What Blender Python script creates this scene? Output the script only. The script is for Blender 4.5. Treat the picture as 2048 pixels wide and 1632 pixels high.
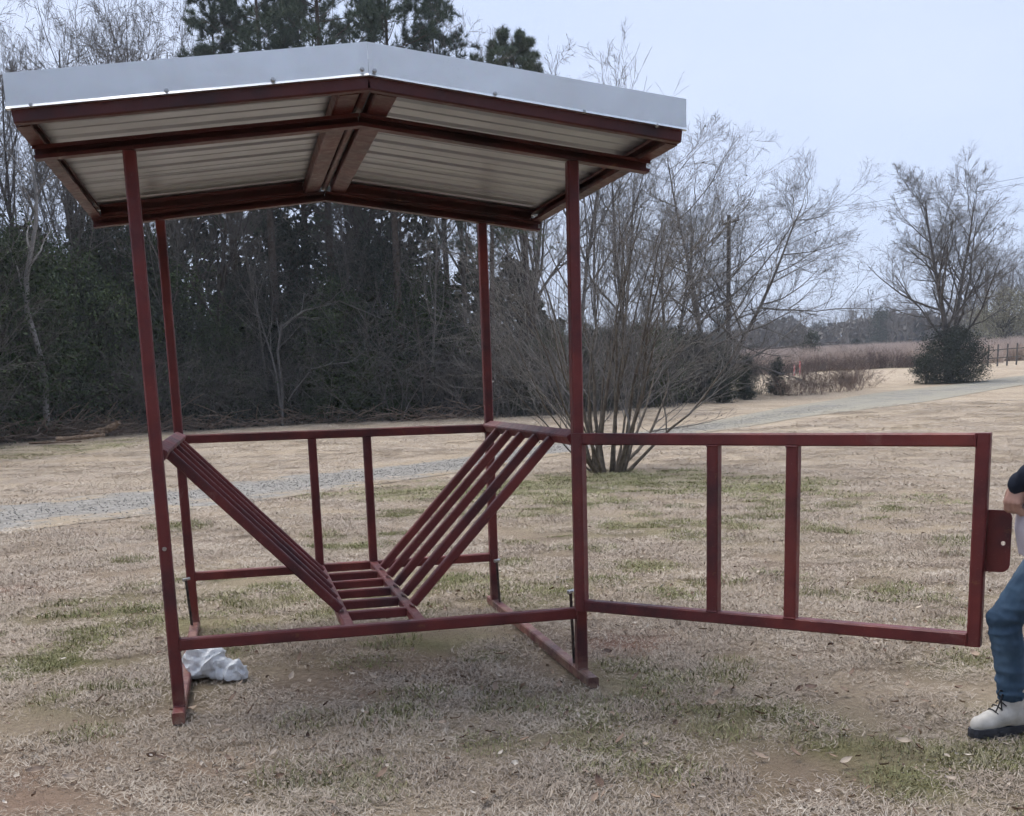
import bpy, bmesh, math, random
import numpy as np
from mathutils import Vector, Matrix, noise as mnoise

sc = bpy.context.scene
col = sc.collection
for o in list(bpy.data.objects):
    bpy.data.objects.remove(o)

# ------------------------------------------------------------------ camera
CX, CY, CZ = 0.3411, -4.9849, 1.3787
YAW, PITCH, ROLL, FOC = 0.2522, 0.1913, -0.0271, 2254.9
PPX, PPY = 1076.8, 1206.0
fw = np.array([math.sin(YAW) * math.cos(PITCH), math.cos(YAW) * math.cos(PITCH), -math.sin(PITCH)])
rt = np.array([math.cos(YAW), -math.sin(YAW), 0.0])
up = np.cross(rt, fw)
r2 = math.cos(ROLL) * rt + math.sin(ROLL) * up
u2 = -math.sin(ROLL) * rt + math.cos(ROLL) * up
cam_d = bpy.data.cameras.new('camera')
cam = bpy.data.objects.new('camera', cam_d)
col.objects.link(cam)
M = Matrix.Identity(4)
for i in range(3):
    M[i][0], M[i][1], M[i][2] = r2[i], u2[i], -fw[i]
M[0][3], M[1][3], M[2][3] = CX, CY, CZ
cam.matrix_world = M
cam_d.sensor_fit = 'HORIZONTAL'
cam_d.sensor_width = 36.0
cam_d.lens = FOC / 2048 * 36.0
cam_d.shift_x = (1024 - PPX) / 2048
cam_d.shift_y = (PPY - 816) / 2048
cam_d.clip_end = 3000
sc.camera = cam

# ------------------------------------------------------------------ sky, sun, exposure
SUN_EL, SUN_AZ = math.radians(64), math.radians(-30)      # azimuth from +Y towards +X
w = bpy.data.worlds.new('World')
sc.world = w
w.use_nodes = True
nt = w.node_tree
for n in list(nt.nodes):
    nt.nodes.remove(n)
wo = nt.nodes.new('ShaderNodeOutputWorld')
bg = nt.nodes.new('ShaderNodeBackground')
sky = nt.nodes.new('ShaderNodeTexSky')
sky.sky_type = 'NISHITA'
sky.sun_disc = False
sky.sun_elevation = SUN_EL
sky.sun_rotation = SUN_AZ
scl = nt.nodes.new('ShaderNodeVectorMath'); scl.operation = 'SCALE'; scl.inputs['Scale'].default_value = 0.055
nt.links.new(sky.outputs[0], scl.inputs[0])
wtc = nt.nodes.new('ShaderNodeTexCoord')
wmp = nt.nodes.new('ShaderNodeMapping'); wmp.inputs['Scale'].default_value = (1, 1, 2.2)
wns = nt.nodes.new('ShaderNodeTexNoise'); wns.inputs['Scale'].default_value = 1.6; wns.inputs['Detail'].default_value = 4
wcr = nt.nodes.new('ShaderNodeValToRGB')
wcr.color_ramp.elements[0].position = 0.3; wcr.color_ramp.elements[0].color = (0.208, 0.252, 0.358, 1)
wcr.color_ramp.elements[1].position = 0.7; wcr.color_ramp.elements[1].color = (0.268, 0.298, 0.374, 1)
nt.links.new(wtc.outputs['Generated'], wmp.inputs[0]); nt.links.new(wmp.outputs[0], wns.inputs['Vector'])
nt.links.new(wns.outputs[0], wcr.inputs[0])
wmx = nt.nodes.new('ShaderNodeMix'); wmx.data_type = 'RGBA'; wmx.inputs[0].default_value = 0.86
nt.links.new(scl.outputs[0], wmx.inputs[6]); nt.links.new(wcr.outputs[0], wmx.inputs[7])
nt.links.new(wmx.outputs[2], bg.inputs[0]); bg.inputs[1].default_value = 1.0
nt.links.new(bg.outputs[0], wo.inputs[0])

sun_d = bpy.data.lights.new('sun', 'SUN')
sun_d.energy = 1.5
sun_d.angle = math.radians(60)
sun_d.color = (1.0, 0.95, 0.88)
sun = bpy.data.objects.new('sun', sun_d)
col.objects.link(sun)
sv = Vector((math.cos(SUN_EL) * math.sin(SUN_AZ), math.cos(SUN_EL) * math.cos(SUN_AZ), math.sin(SUN_EL)))
sun.rotation_euler = sv.to_track_quat('Z', 'Y').to_euler()
sun.location = (0, 0, 30)
sc.view_settings.view_transform = 'Standard'
sc.view_settings.look = 'None'
sc.view_settings.exposure = 1.55
sc.view_settings.gamma = 1.0
sc.view_settings.use_curve_mapping = False
sc.cycles.use_denoising = True
sc.cycles.adaptive_threshold = 0.03
sc.cycles.adaptive_min_samples = 8
sc.cycles.max_bounces = 4
sc.cycles.diffuse_bounces = 2
sc.cycles.transparent_max_bounces = 6

# ------------------------------------------------------------------ helpers
def tag(o, label=None, cat=None, group=None, kind=None):
    if label: o['label'] = label
    if cat: o['category'] = cat
    if group: o['group'] = group
    if kind: o['kind'] = kind
    return o

def empty(name, loc=(0, 0, 0), rz=0.0):
    o = bpy.data.objects.new(name, None)
    o.empty_display_size = 0.1
    o.location = loc
    o.rotation_euler = (0, 0, rz)
    col.objects.link(o)
    return o

def link(name, me, parent=None):
    o = bpy.data.objects.new(name, me)
    col.objects.link(o)
    if parent is not None:
        o.parent = parent
    return o

def np_mesh(name, v, faces, mat=None, smooth=False):
    """faces: (N,k) int array or a list of such arrays"""
    me = bpy.data.meshes.new(name)
    if isinstance(faces, np.ndarray):
        faces = [faces]
    faces = [f for f in faces if len(f)]
    v = np.asarray(v, dtype=np.float32)
    me.vertices.add(len(v)); me.vertices.foreach_set('co', v.ravel())
    nl = sum(f.size for f in faces); npoly = sum(len(f) for f in faces)
    me.loops.add(nl)
    me.loops.foreach_set('vertex_index', np.concatenate([f.ravel() for f in faces]).astype(np.int32))
    me.polygons.add(npoly)
    tot = np.concatenate([np.full(len(f), f.shape[1]) for f in faces]).astype(np.int32)
    st = np.concatenate([[0], np.cumsum(tot)[:-1]]).astype(np.int32)
    me.polygons.foreach_set('loop_start', st)
    me.polygons.foreach_set('loop_total', tot)
    me.polygons.foreach_set('use_smooth', np.full(npoly, smooth))
    me.update(calc_edges=True)
    if mat: me.materials.append(mat)
    return me

class NT:
    def __init__(s, name):
        s.m = bpy.data.materials.new(name); s.m.use_nodes = True
        s.t = s.m.node_tree; s.b = s.t.nodes['Principled BSDF']; s.out = s.t.nodes['Material Output']
    def n(s, typ, **kw):
        x = s.t.nodes.new('ShaderNode' + typ)
        for k, v in kw.items(): setattr(x, k, v)
        return x
    def l(s, a, b): s.t.links.new(a, b)
    def noise(s, scale, detail=4, rough=0.6, vec=None, dist=0.0):
        x = s.n('TexNoise'); x.inputs['Scale'].default_value = scale; x.inputs['Detail'].default_value = detail
        x.inputs['Roughness'].default_value = rough; x.inputs['Distortion'].default_value = dist
        if vec is not None: s.l(vec, x.inputs['Vector'])
        return x.outputs[0]
    def ramp(s, fac, stops):
        x = s.n('ValToRGB'); cr = x.color_ramp
        while len(cr.elements) < len(stops): cr.elements.new(0.5)
        for e, (p, c) in zip(cr.elements, stops):
            e.position = p; e.color = (c[0], c[1], c[2], 1) if not isinstance(c, (int, float)) else (c, c, c, 1)
        s.l(fac, x.inputs[0]); return x.outputs[0]
    def mix(s, fac, a, b, mode='MIX'):
        x = s.n('Mix', data_type='RGBA', blend_type=mode)
        for i, q in ((0, fac), (6, a), (7, b)):
            if hasattr(q, 'links'): s.l(q, x.inputs[i])
            elif i == 0: x.inputs[0].default_value = q
            else: x.inputs[i].default_value = (q[0], q[1], q[2], 1)
        return x.outputs[2]
    def math(s, op, a, b=0.0, clamp=False):
        x = s.n('Math', operation=op); x.use_clamp = clamp
        for i, q in ((0, a), (1, b)):
            if hasattr(q, 'links'): s.l(q, x.inputs[i])
            else: x.inputs[i].default_value = q
        return x.outputs[0]
    def pos(s): return s.n('NewGeometry').outputs['Position']
    def island(s): return s.n('NewGeometry').outputs['Random Per Island']
    def objrand(s): return s.n('ObjectInfo').outputs['Random']
    def obj(s): return s.n('TexCoord').outputs['Object']
    def attr(s, name):
        x = s.n('Attribute'); x.attribute_name = name; return x.outputs['Fac']
    def bump(s, h, strength=0.3, dist=0.01):
        x = s.n('Bump'); x.inputs['Strength'].default_value = strength; x.inputs['Distance'].default_value = dist
        s.l(h, x.inputs['Height']); s.l(x.outputs[0], s.b.inputs['Normal'])
    def fin(s, color=None, rough=0.6, metal=0.0, spec=0.5):
        if color is not None:
            if hasattr(color, 'links'): s.l(color, s.b.inputs['Base Color'])
            else: s.b.inputs['Base Color'].default_value = (*color, 1)
        if hasattr(rough, 'links'): s.l(rough, s.b.inputs['Roughness'])
        else: s.b.inputs['Roughness'].default_value = rough
        s.b.inputs['Metallic'].default_value = metal
        s.b.inputs['Specular IOR Level'].default_value = spec
        return s.m

# ------------------------------------------------------------------ terrain
def terrain(x, y):
    x = np.asarray(x, float); y = np.asarray(y, float)
    s = (x - CX) * 0.85 + (y - CY) * 0.53
    q = np.maximum(0, s - 14)
    z = np.where(q < 68, 0.00042 * q * q, 0.00042 * 68 * 68 + 0.0571 * (np.minimum(q, 260) - 68) * 0.5)
    z = z + 0.03 * np.sin(x * 0.31 + 1) * np.sin(y * 0.27) * np.clip((np.hypot(x - CX, y - CY) - 8) / 10, 0, 1)
    return z

def ray(px, py):
    d = fw * FOC + r2 * (px - PPX) - u2 * (py - PPY)
    return d / np.linalg.norm(d)

def ground_at(px, py):
    d = ray(px, py); o = np.array([CX, CY, CZ]); t = 1.0
    while t < 900:
        p = o + d * t
        if p[2] <= terrain(p[0], p[1]):
            break
        t += 0.02 + t * 0.002
    p = o + d * t
    return np.array([p[0], p[1], float(terrain(p[0], p[1]))])

def along(px, dist):
    """ground point below image column px (at horizon) at a horizontal distance"""
    d = ray(px, 785.5 - (px - 473) * 0.0277); h = d[:2] / np.linalg.norm(d[:2])
    x, y = CX + h[0] * dist, CY + h[1] * dist
    return np.array([x, y, float(terrain(x, y))])

def hdist(p): return math.hypot(p[0] - CX, p[1] - CY)
def px_at(px, py, dist):
    """point on the ray at horizontal distance dist"""
    d = ray(px, py); k = dist / math.hypot(d[0], d[1])
    return np.array([CX, CY, CZ]) + d * k

# driveway edges (upper, lower) as seen from the camera
DR = [(-900, 1118, 1205), (-420, 1062, 1122), (0, 1013, 1053), (300, 984, 1030), (600, 952, 985), (850, 925, 953), (1130, 881, 904), (1400, 849, 865),
      (1600, 812, 832), (1750, 789, 814), (1900, 772, 792), (2048, 752, 768), (2200, 741, 753)]
DR_U = np.array([ground_at(a, b) for a, b, c in DR]); DR_L = np.array([ground_at(a, c) for a, b, c in DR])
DR_C = (DR_U + DR_L) / 2; DR_W = np.linalg.norm((DR_U - DR_L)[:, :2], axis=1) / 2
def resample(P, n):
    s = np.concatenate([[0], np.cumsum(np.linalg.norm(np.diff(P, axis=0), axis=1))])
    # smooth: Catmull-like through dense linear + blur
    t = np.linspace(0, s[-1], n)
    out = np.stack([np.interp(t, s, P[:, k]) for k in range(P.shape[1])], 1)
    k = 9
    pad = np.pad(out, ((k, k), (0, 0)), mode='edge')
    return np.stack([np.convolve(pad[:, j], np.ones(2 * k + 1) / (2 * k + 1), 'valid') for j in range(P.shape[1])], 1)
DRU, DRL = resample(DR_U[:, :2], 260), resample(DR_L[:, :2], 260)
def on_drive(x, y):
    """0..1: how far inside the drive band"""
    c = (DRU + DRL) / 2; hw = np.linalg.norm(DRU - DRL, axis=1) / 2
    x = np.atleast_1d(x); y = np.atleast_1d(y)
    out = np.zeros(len(x))
    for i in range(0, len(x), 4000):
        d = np.hypot(x[i:i + 4000, None] - c[None, :, 0], y[i:i + 4000, None] - c[None, :, 1])
        j = d.argmin(1)
        out[i:i + 4000] = 1 - d[np.arange(len(j)), j] / hw[j]
    return out

# ground cover: green patches and bare / littered earth
rs = np.random.RandomState(7)
GREEN = []
for (px, py, r, a) in [(1230, 960, 1.6, 2.2), (1000, 978, 1.6, 1.7), (1130, 972, 1.3, 2.0), (1330, 965, 1.3, 1.7), (1450, 970, 1.4, 1.2), (860, 985, 1.2, 1.3), (40, 1330, .45, .9), (150, 1350, .35, .5),
                       (650, 1590, .22, .8), (560, 1575, .2, .6), (1680, 1500, .22, .8), (1800, 1560, .3, .8), (1960, 1500, .35, .8), (1990, 1440, .25, .6), (1500, 1590, .2, .5),
                       (1060, 1205, .35, .7), (560, 1180, .6, .6), (250, 1190, .4, .5), (900, 1285, .4, .6), (480, 1150, .5, .5), (1900, 1330, .3, .5), (1350, 1180, .6, .35),
                       (700, 1330, .35, .35), (90, 905, 2.2, 1.0), (260, 886, 2.2, .8), (1120, 1010, 1.0, .6), (1250, 1130, .5, .3), (1700, 1110, .5, .25)]:
    p = ground_at(px, py); GREEN.append((p[0], p[1], r, a))
for (px, py, r, a) in [(300, 1240, .9, .5), (620, 1220, .9, .6), (1000, 1160, .9, .45), (1350, 1060, 1.4, .45), (1600, 1010, 1.6, .35), (250, 1390, .6, .35), (760, 1440, .5, .3), (1150, 1440, .5, .3), (1850, 1180, .8, .35), (60, 1240, .7, .4), (450, 1330, .5, .35), (150, 896, 2.6, 1.1), (330, 880, 2.4, .9), (20, 912, 2.0, 1.0)]:
    p = ground_at(px, py); GREEN.append((p[0], p[1], r, a))
for _ in range(90):
    GREEN.append((rs.uniform(-8, 9), rs.uniform(-5, 12), rs.uniform(.2, .7), rs.uniform(.15, .5)))
DIRT = []
for (px, py, r, a) in [(1260, 1290, .28, .95), (90, 1590, .5, .45), (300, 1560, .5, .4), (30, 1180, .35, .5), (0, 880, 1.8, .9), (1560, 1560, .4, .3), (800, 1350, .5, .3)]:
    p = ground_at(px, py); DIRT.append((p[0], p[1], r, a))
def vnoise(x, y, f, seed=0):
    X = x * f + seed * 17.3; Y = y * f - seed * 9.1
    xi = np.floor(X).astype(int); yi = np.floor(Y).astype(int); u = X - xi; v = Y - yi
    u = u * u * (3 - 2 * u); v = v * v * (3 - 2 * v)
    def h(a, b): return np.modf(np.abs(np.sin(a * 127.1 + b * 311.7 + seed) * 43758.5453))[0]
    return (h(xi, yi) * (1 - u) + h(xi + 1, yi) * u) * (1 - v) + (h(xi, yi + 1) * (1 - u) + h(xi + 1, yi + 1) * u) * v
def cover(x, y):
    g = np.zeros_like(x); dd = np.zeros_like(x)
    nz = 0.55 * vnoise(x, y, 2.3, 1) + 0.3 * vnoise(x, y, 6.1, 2) + 0.15 * vnoise(x, y, 15, 3)
    for (a, b, r, k) in GREEN:
        d = np.hypot(x - a, y - b) / r
        g = np.maximum(g, k * np.clip(1.35 - d, 0, 1))
    g = np.clip(g * (-0.1 + 1.75 * nz), 0, .9)
    for (a, b, r, k) in DIRT:
        d = np.hypot(x - a, y - b) / r
        dd = np.maximum(dd, k * np.clip(1.4 - d, 0, 1))
    return g, np.clip(dd * (0.4 + 1.2 * nz), 0, 1)

# ------------------------------------------------------------------ ground materials
def ground_mat():
    m = NT('ground_soil'); p = m.pos()
    big = m.noise(0.35, 4, 0.6, p); mid = m.noise(2.6, 5, 0.65, p); fine = m.noise(26, 6, 0.75, p); vf = m.noise(140, 3, 0.7, p)
    straw = m.ramp(fine, [(.25, (.11, .08, .06)), (.45, (.23, .18, .135)), (.6, (.34, .275, .205)), (.8, (.46, .385, .29))])
    brown = m.ramp(vf, [(.3, (.10, .073, .056)), (.55, (.21, .16, .125)), (.75, (.32, .255, .20))])
    c = m.mix(m.ramp(mid, [(.38, 0.0), (.62, 1.0)]), straw, brown)
    lighter = m.mix(m.ramp(big, [(.4, 0.0), (.65, .55)]), c, (.44, .36, .25))
    gr = m.ramp(fine, [(.3, (.085, .09, .032)), (.6, (.165, .17, .068)), (.8, (.26, .25, .13))])
    gm = m.math('MULTIPLY', m.attr('green'), 1.0, True)
    c = m.mix(gm, lighter, gr)
    dirt = m.ramp(fine, [(.3, (.14, .075, .055)), (.7, (.29, .18, .14))])
    c = m.mix(m.attr('dirt'), c, dirt)
    far = m.ramp(m.attr('far'), [(0.0, 0.0), (1.0, 1.0)])
    mp = m.n('Mapping'); mp.inputs['Rotation'].default_value = (0, 0, .55); mp.inputs['Scale'].default_value = (1.0, .25, 1); m.l(p, mp.inputs[0])
    fnz = m.mix(.45, m.noise(.35, 6, .75, mp.outputs[0], 1.2), m.noise(2.2, 6, .8, p))
    farc = m.ramp(fnz, [(.36, (.26, .21, .15)), (.5, (.43, .355, .27)), (.58, (.49, .41, .315)), (.68, (.35, .31, .21))])
    c = m.mix(m.math('MULTIPLY', far, .65), c, farc)
    m.bump(m.math('ADD', m.math('MULTIPLY', fine, 1.0), m.math('MULTIPLY', vf, .5)), 0.8, 0.03)
    return m.fin(c, 0.95, 0, 0.1)

# ground sheet: fine near the camera, coarse far off
def axis(c, n=230, far=1500, near=.035):
    k = np.linspace(-1, 1, n * 2 + 1)
    a = np.sinh(k * 7.2) / np.sinh(7.2) * far
    return c + a
gx = axis(0.8); gy = axis(-1.5)
GX, GY = np.meshgrid(gx, gy, indexing='ij')
fx, fy = GX.ravel(), GY.ravel()
fz = terrain(fx, fy)
nearm = np.exp(-np.hypot(fx - .5, fy + 1) / 9)
fz2 = fz + nearm * 0.012 * (vnoise(fx, fy, 5, 4) - .5) - 0.004
nX, nY = len(gx), len(gy)
idx = np.arange(nX * nY).reshape(nX, nY)
quads = np.stack([idx[:-1, :-1], idx[1:, :-1], idx[1:, 1:], idx[:-1, 1:]], -1).reshape(-1, 4)
me = np_mesh('ground', np.stack([fx, fy, fz2], 1), quads, ground_mat(), True)
g_, d_ = cover(fx, fy)
for nm, arr in (('green', g_), ('dirt', d_), ('far', np.clip((np.hypot(fx - CX, fy - CY) - 9) / 10, 0, 1))):
    a = me.attributes.new(nm, 'FLOAT', 'POINT'); a.data.foreach_set('value', arr.astype(np.float32))
tag(link('ground', me), kind='structure')

def drive_mat():
    m = NT('gravel'); p = m.pos()
    v = m.n('TexVoronoi'); v.inputs['Scale'].default_value = 14; m.l(p, v.inputs['Vector'])
    fine = m.noise(30, 4, .7, p); big = m.noise(.8, 5, .7, p)
    st = m.ramp(m.mix(.5, v.outputs['Color'], fine), [(.25, (.14, .131, .118)), (.5, (.215, .203, .184)), (.75, (.30, .285, .262))])
    grass = m.ramp(fine, [(.3, (.21, .165, .115)), (.6, (.32, .26, .185)), (.8, (.42, .345, .255))])
    e = m.math('ADD', m.attr('edge'), m.math('MULTIPLY', m.math('SUBTRACT', big, .5), 2.8))
    c = m.mix(m.ramp(e, [(.0, 0.0), (.4, 1.0)]), grass, st)
    farg = m.mix(m.ramp(m.math('ADD', big, m.math('MULTIPLY', m.math('SUBTRACT', e, .5), .35)), [(.45, 0.0), (.75, .75)]), (.30, .28, .225), c)
    c = m.mix(m.attr('green'), c, farg)
    m.bump(v.outputs['Distance'], .7, .03)
    return m.fin(c, .9, 0, .2)
nw = 12
DV, DE, DG = [], [], []
for i in range(len(DRU)):
    for j in range(nw + 1):
        f = -0.12 + 1.24 * j / nw
        q = DRU[i] * (1 - f) + DRL[i] * f
        dd_ = hdist(q)
        DV.append((q[0], q[1], float(terrain(q[0], q[1])) + 0.004 + dd_ * 0.00012))
        DE.append(1 - abs(2 * j / nw - 1)); DG.append(min(1, max(0, (dd_ - 24) / 12)) * .85)
di = np.arange(len(DRU) * (nw + 1)).reshape(len(DRU), nw + 1)
dq = np.stack([di[:-1, :-1], di[:-1, 1:], di[1:, 1:], di[1:, :-1]], -1).reshape(-1, 4)
me = np_mesh('driveway', np.array(DV), dq, drive_mat(), True)
for nm, arr in (('edge', DE), ('green', DG)):
    a = me.attributes.new(nm, 'FLOAT', 'POINT'); a.data.foreach_set('value', np.array(arr, dtype=np.float32))
tag(link('driveway', me), kind='structure')

# ------------------------------------------------------------------ scatter (grass, litter) with geometry nodes
def scatter(name, protos, P, idx_, rot, scale, label, cat):
    """P (N,3) points; idx_ picks the prototype; one stuff object"""
    c = bpy.data.collections.new(name + '_prototypes')
    for k, (nm, me_) in enumerate(protos):
        o = bpy.data.objects.new('%02d_%s' % (k, nm), me_); c.objects.link(o)
    me = bpy.data.meshes.new(name)
    me.vertices.add(len(P)); me.vertices.foreach_set('co', np.asarray(P, np.float32).ravel())
    a = me.attributes.new('pick', 'INT', 'POINT'); a.data.foreach_set('value', np.asarray(idx_, np.int32))
    a = me.attributes.new('turn', 'FLOAT_VECTOR', 'POINT'); a.data.foreach_set('vector', np.asarray(rot, np.float32).ravel())
    a = me.attributes.new('size', 'FLOAT_VECTOR', 'POINT'); a.data.foreach_set('vector', np.asarray(scale, np.float32).ravel())
    ob = link(name, me)
    g = bpy.data.node_groups.new(name, 'GeometryNodeTree')
    g.interface.new_socket('Geometry', in_out='INPUT', socket_type='NodeSocketGeometry')
    g.interface.new_socket('Geometry', in_out='OUTPUT', socket_type='NodeSocketGeometry')
    gi = g.nodes.new('NodeGroupInput'); go = g.nodes.new('NodeGroupOutput')
    ci = g.nodes.new('GeometryNodeCollectionInfo'); ci.inputs['Collection'].default_value = c
    ci.inputs['Separate Children'].default_value = True; ci.inputs['Reset Children'].default_value = True
    ip = g.nodes.new('GeometryNodeInstanceOnPoints'); ip.inputs['Pick Instance'].default_value = True
    def na(nm, typ):
        x = g.nodes.new('GeometryNodeInputNamedAttribute'); x.data_type = typ; x.inputs['Name'].default_value = nm
        return next(o_ for o_ in x.outputs if o_.enabled and o_.name == 'Attribute')
    e2r = g.nodes.new('FunctionNodeEulerToRotation')
    g.links.new(na('turn', 'FLOAT_VECTOR'), e2r.inputs[0])
    g.links.new(gi.outputs[0], ip.inputs['Points']); g.links.new(ci.outputs[0], ip.inputs['Instance'])
    g.links.new(na('pick', 'INT'), ip.inputs['Instance Index'])
    g.links.new(e2r.outputs[0], ip.inputs['Rotation']); g.links.new(na('size', 'FLOAT_VECTOR'), ip.inputs['Scale'])
    g.links.new(ip.outputs[0], go.inputs[0])
    md = ob.modifiers.new('scatter', 'NODES'); md.node_group = g
    tag(ob, label, cat, kind='stuff')
    return ob

def blade_mat(name, stops, spread=.5):
    m = NT(name); p = m.pos()
    f = m.math('ADD', m.math('MULTIPLY', m.island(), spread), m.math('MULTIPLY', m.noise(1.7, 4, .7, p), 1 - spread * .8))
    c = m.ramp(m.math('ADD', f, m.math('MULTIPLY', m.math('SUBTRACT', m.objrand(), .5), .25)), stops)
    c = m.mix(m.ramp(m.noise(.45, 3, .6, p), [(.4, 0.0), (.7, .45)]), c, m.mix(.6, c, (.40, .33, .23)))
    c = m.mix(m.ramp(m.noise(2.1, 5, .78, p), [(.44, 0.0), (.64, .52)]), c, m.mix(.55, c, (.16, .115, .085), 'MULTIPLY') if False else m.mix(.6, c, (.17, .125, .095)))
    c = m.mix(m.ramp(m.noise(5.5, 4, .7, p, .6), [(.52, 0.0), (.68, .5)]), c, m.mix(.6, c, (.55, .49, .40)))
    return m.fin(c, .8, 0, .25)
M_dry = blade_mat('dry_grass', [(.12, (.145, .11, .09)), (.32, (.285, .23, .187)), (.52, (.405, .338, .275)), (.75, (.505, .435, .36)), (.95, (.59, .53, .45))])
M_green = blade_mat('green_grass', [(.2, (.085, .10, .03)), (.45, (.145, .165, .055)), (.7, (.235, .235, .105)), (.9, (.40, .36, .23))])

def blade_patch(name, seed, n, rad, lmin, lmax, wid, tilt0, tilt1, mat, curl=.6):
    r = np.random.RandomState(seed)
    ang = r.uniform(0, 2 * np.pi, n); rr = rad * np.sqrt(r.uniform(0, 1, n)) * (0.7 + .3 * r.rand(n))
    base = np.stack([rr * np.cos(ang), rr * np.sin(ang), np.zeros(n)], 1)
    az = r.uniform(0, 2 * np.pi, n); ti = r.uniform(tilt0, tilt1, n); L = r.uniform(lmin, lmax, n)
    d1 = np.stack([np.sin(ti) * np.cos(az), np.sin(ti) * np.sin(az), np.cos(ti)], 1)
    az2 = az + r.normal(0, .5, n); ti2 = np.minimum(ti + r.uniform(0, curl, n), 1.62)
    d2 = np.stack([np.sin(ti2) * np.cos(az2), np.sin(ti2) * np.sin(az2), np.cos(ti2)], 1)
    s = np.stack([-np.sin(az), np.cos(az), np.zeros(n)], 1) * (wid * r.uniform(.6, 1.3, n))[:, None]
    m1 = base + d1 * (L * .55)[:, None]; tip = m1 + d2 * (L * .45)[:, None]
    tip[:, 2] = np.maximum(tip[:, 2], .002)
    V = np.stack([base - s, base + s, m1 + s * .8, m1 - s * .8, tip], 1).reshape(-1, 3)
    o = np.arange(n)[:, None] * 5
    return (name, np_mesh(name, V, [o + np.array([0, 1, 2, 3]), o + np.array([3, 2, 4])], mat))

protos = [blade_patch('dry_patch', 1, 400, .2, .016, .046, .0018, .5, 1.48, M_dry), blade_patch('dry_patch_b', 2, 400, .2, .018, .052, .0017, .7, 1.53, M_dry),
          blade_patch('sparse_patch', 3, 220, .2, .014, .04, .0018, .7, 1.5, M_dry), blade_patch('green_patch', 4, 340, .18, .016, .046, .0019, .2, 1.15, M_green),
          blade_patch('dry_patch_c', 5, 360, .2, .02, .062, .0016, .8, 1.55, M_dry)]
def sector(dist0, dist1, spacing, seed, a0=-.62, a1=.62):
    r = np.random.RandomState(seed)
    lim = dist1 + 1
    g = np.arange(-lim, lim, spacing)
    X, Y = np.meshgrid(g, g); X = X.ravel() + r.uniform(-.5, .5, X.size) * spacing; Y = Y.ravel() + r.uniform(-.5, .5, Y.size) * spacing
    D = np.hypot(X, Y); A = np.arctan2(X, Y) - YAW
    k = (D > dist0) & (D < dist1) & (A > a0) & (A < a1)
    return X[k] + CX, Y[k] + CY
r = np.random.RandomState(11)
PX, PY, PS = [], [], []
for d0, d1, spc, s_ in ((2.0, 7.5, .15, 1.0), (7.5, 13, .21, 1.25), (13, 26, .42, 2.2), (26, 46, .95, 4.5)):
    x_, y_ = sector(d0, d1, spc, int(d0 * 10))
    PX.append(x_); PY.append(y_); PS.append(np.full(len(x_), s_))
PX, PY, PS = np.concatenate(PX), np.concatenate(PY), np.concatenate(PS)
keep = (on_drive(PX, PY) < .12 + r.uniform(-.25, .25, len(PX)))
g_, d_ = cover(PX, PY)
keep &= r.rand(len(PX)) > d_ * 1.0
near_skid = (np.minimum(np.abs(PX), np.abs(PX - 1.83)) < .17) & (PY > -.35) & (PY < 2.2)
keep &= ~(near_skid & (r.rand(len(PX)) < .7))
PX, PY, PS, g_ = PX[keep], PY[keep], PS[keep], g_[keep]
thin = vnoise(PX, PY, 1.9, 12) * .6 + vnoise(PX, PY, 5.0, 13) * .4
_k = (r.rand(len(PX)) < np.clip((thin - .22) * 4.5, .12, 1)) | (PS > 2)
PX, PY, PS, g_, thin = PX[_k], PY[_k], PS[_k], g_[_k], thin[_k]
rr_ = r.rand(len(PX))
pick = np.where(rr_ < g_ * .95, 3, np.array([0, 1, 2, 4])[r.randint(0, 4, len(PX))])
N = len(PX)
rot = np.stack([r.normal(0, .05, N), r.normal(0, .05, N), r.uniform(0, 6.28, N)], 1)
sz = PS * r.uniform(.8, 1.2, N)
SZ = np.stack([sz, sz, np.minimum(sz, 1.15) * r.uniform(.5, 1.0, N) * (.55 + .9 * thin)], 1)
scatter('grass', protos, np.stack([PX, PY, terrain(PX, PY)], 1), pick, rot, SZ, 'short dormant tan lawn grass with scattered green patches', 'grass')

# fallen leaves
def leaf_mat(name, cols):
    m = NT(name)
    f = m.math('FRACT', m.math('ADD', m.objrand(), m.math('MULTIPLY', m.noise(40, 2, .5, m.obj()), .2)))
    return m.fin(m.ramp(f, [(i / (len(cols) - 1), c) for i, c in enumerate(cols)]), .7, 0, .3)
M_leaf = leaf_mat('dead_leaf', [(.12, .075, .055), (.22, .145, .10), (.33, .235, .165), (.45, .36, .265), (.56, .48, .39), (.27, .19, .135), (.10, .06, .045), (.38, .29, .21), (.62, .56, .48), (.30, .21, .15)])
def leaf_mesh(name, seed, L, W):
    r = np.random.RandomState(seed); n = 7
    t = np.linspace(0, 1, n)
    wd = W * np.sin(np.pi * np.clip(t * .97 + .015, 0, 1)) ** .8 * (1 + .15 * r.normal(0, 1, n))
    zc = .25 * L * (t - .5) ** 2 * r.uniform(-1, 2) + .1 * W * r.normal(0, 1, n)
    ze = zc + W * r.uniform(.1, .8)
    V = np.concatenate([np.stack([t * L - L / 2, 0 * t, zc], 1), np.stack([t * L - L / 2, wd, ze], 1), np.stack([t * L - L / 2, -wd, ze * r.uniform(.3, 1.2)], 1)])
    V[:, 2] -= V[:, 2].min() - .001
    f = []
    for i in range(n - 1):
        f += [(i, i + 1, n + i + 1, n + i), (i + 1, i, 2 * n + i, 2 * n + i + 1)]
    return (name, np_mesh(name, V, np.array(f), M_leaf, True))
leafs = [leaf_mesh('leaf_%d' % k, 20 + k, random.Random(k).uniform(.022, .044), random.Random(k + 50).uniform(.006, .012)) for k in range(6)]
LX, LY = [], []
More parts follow.
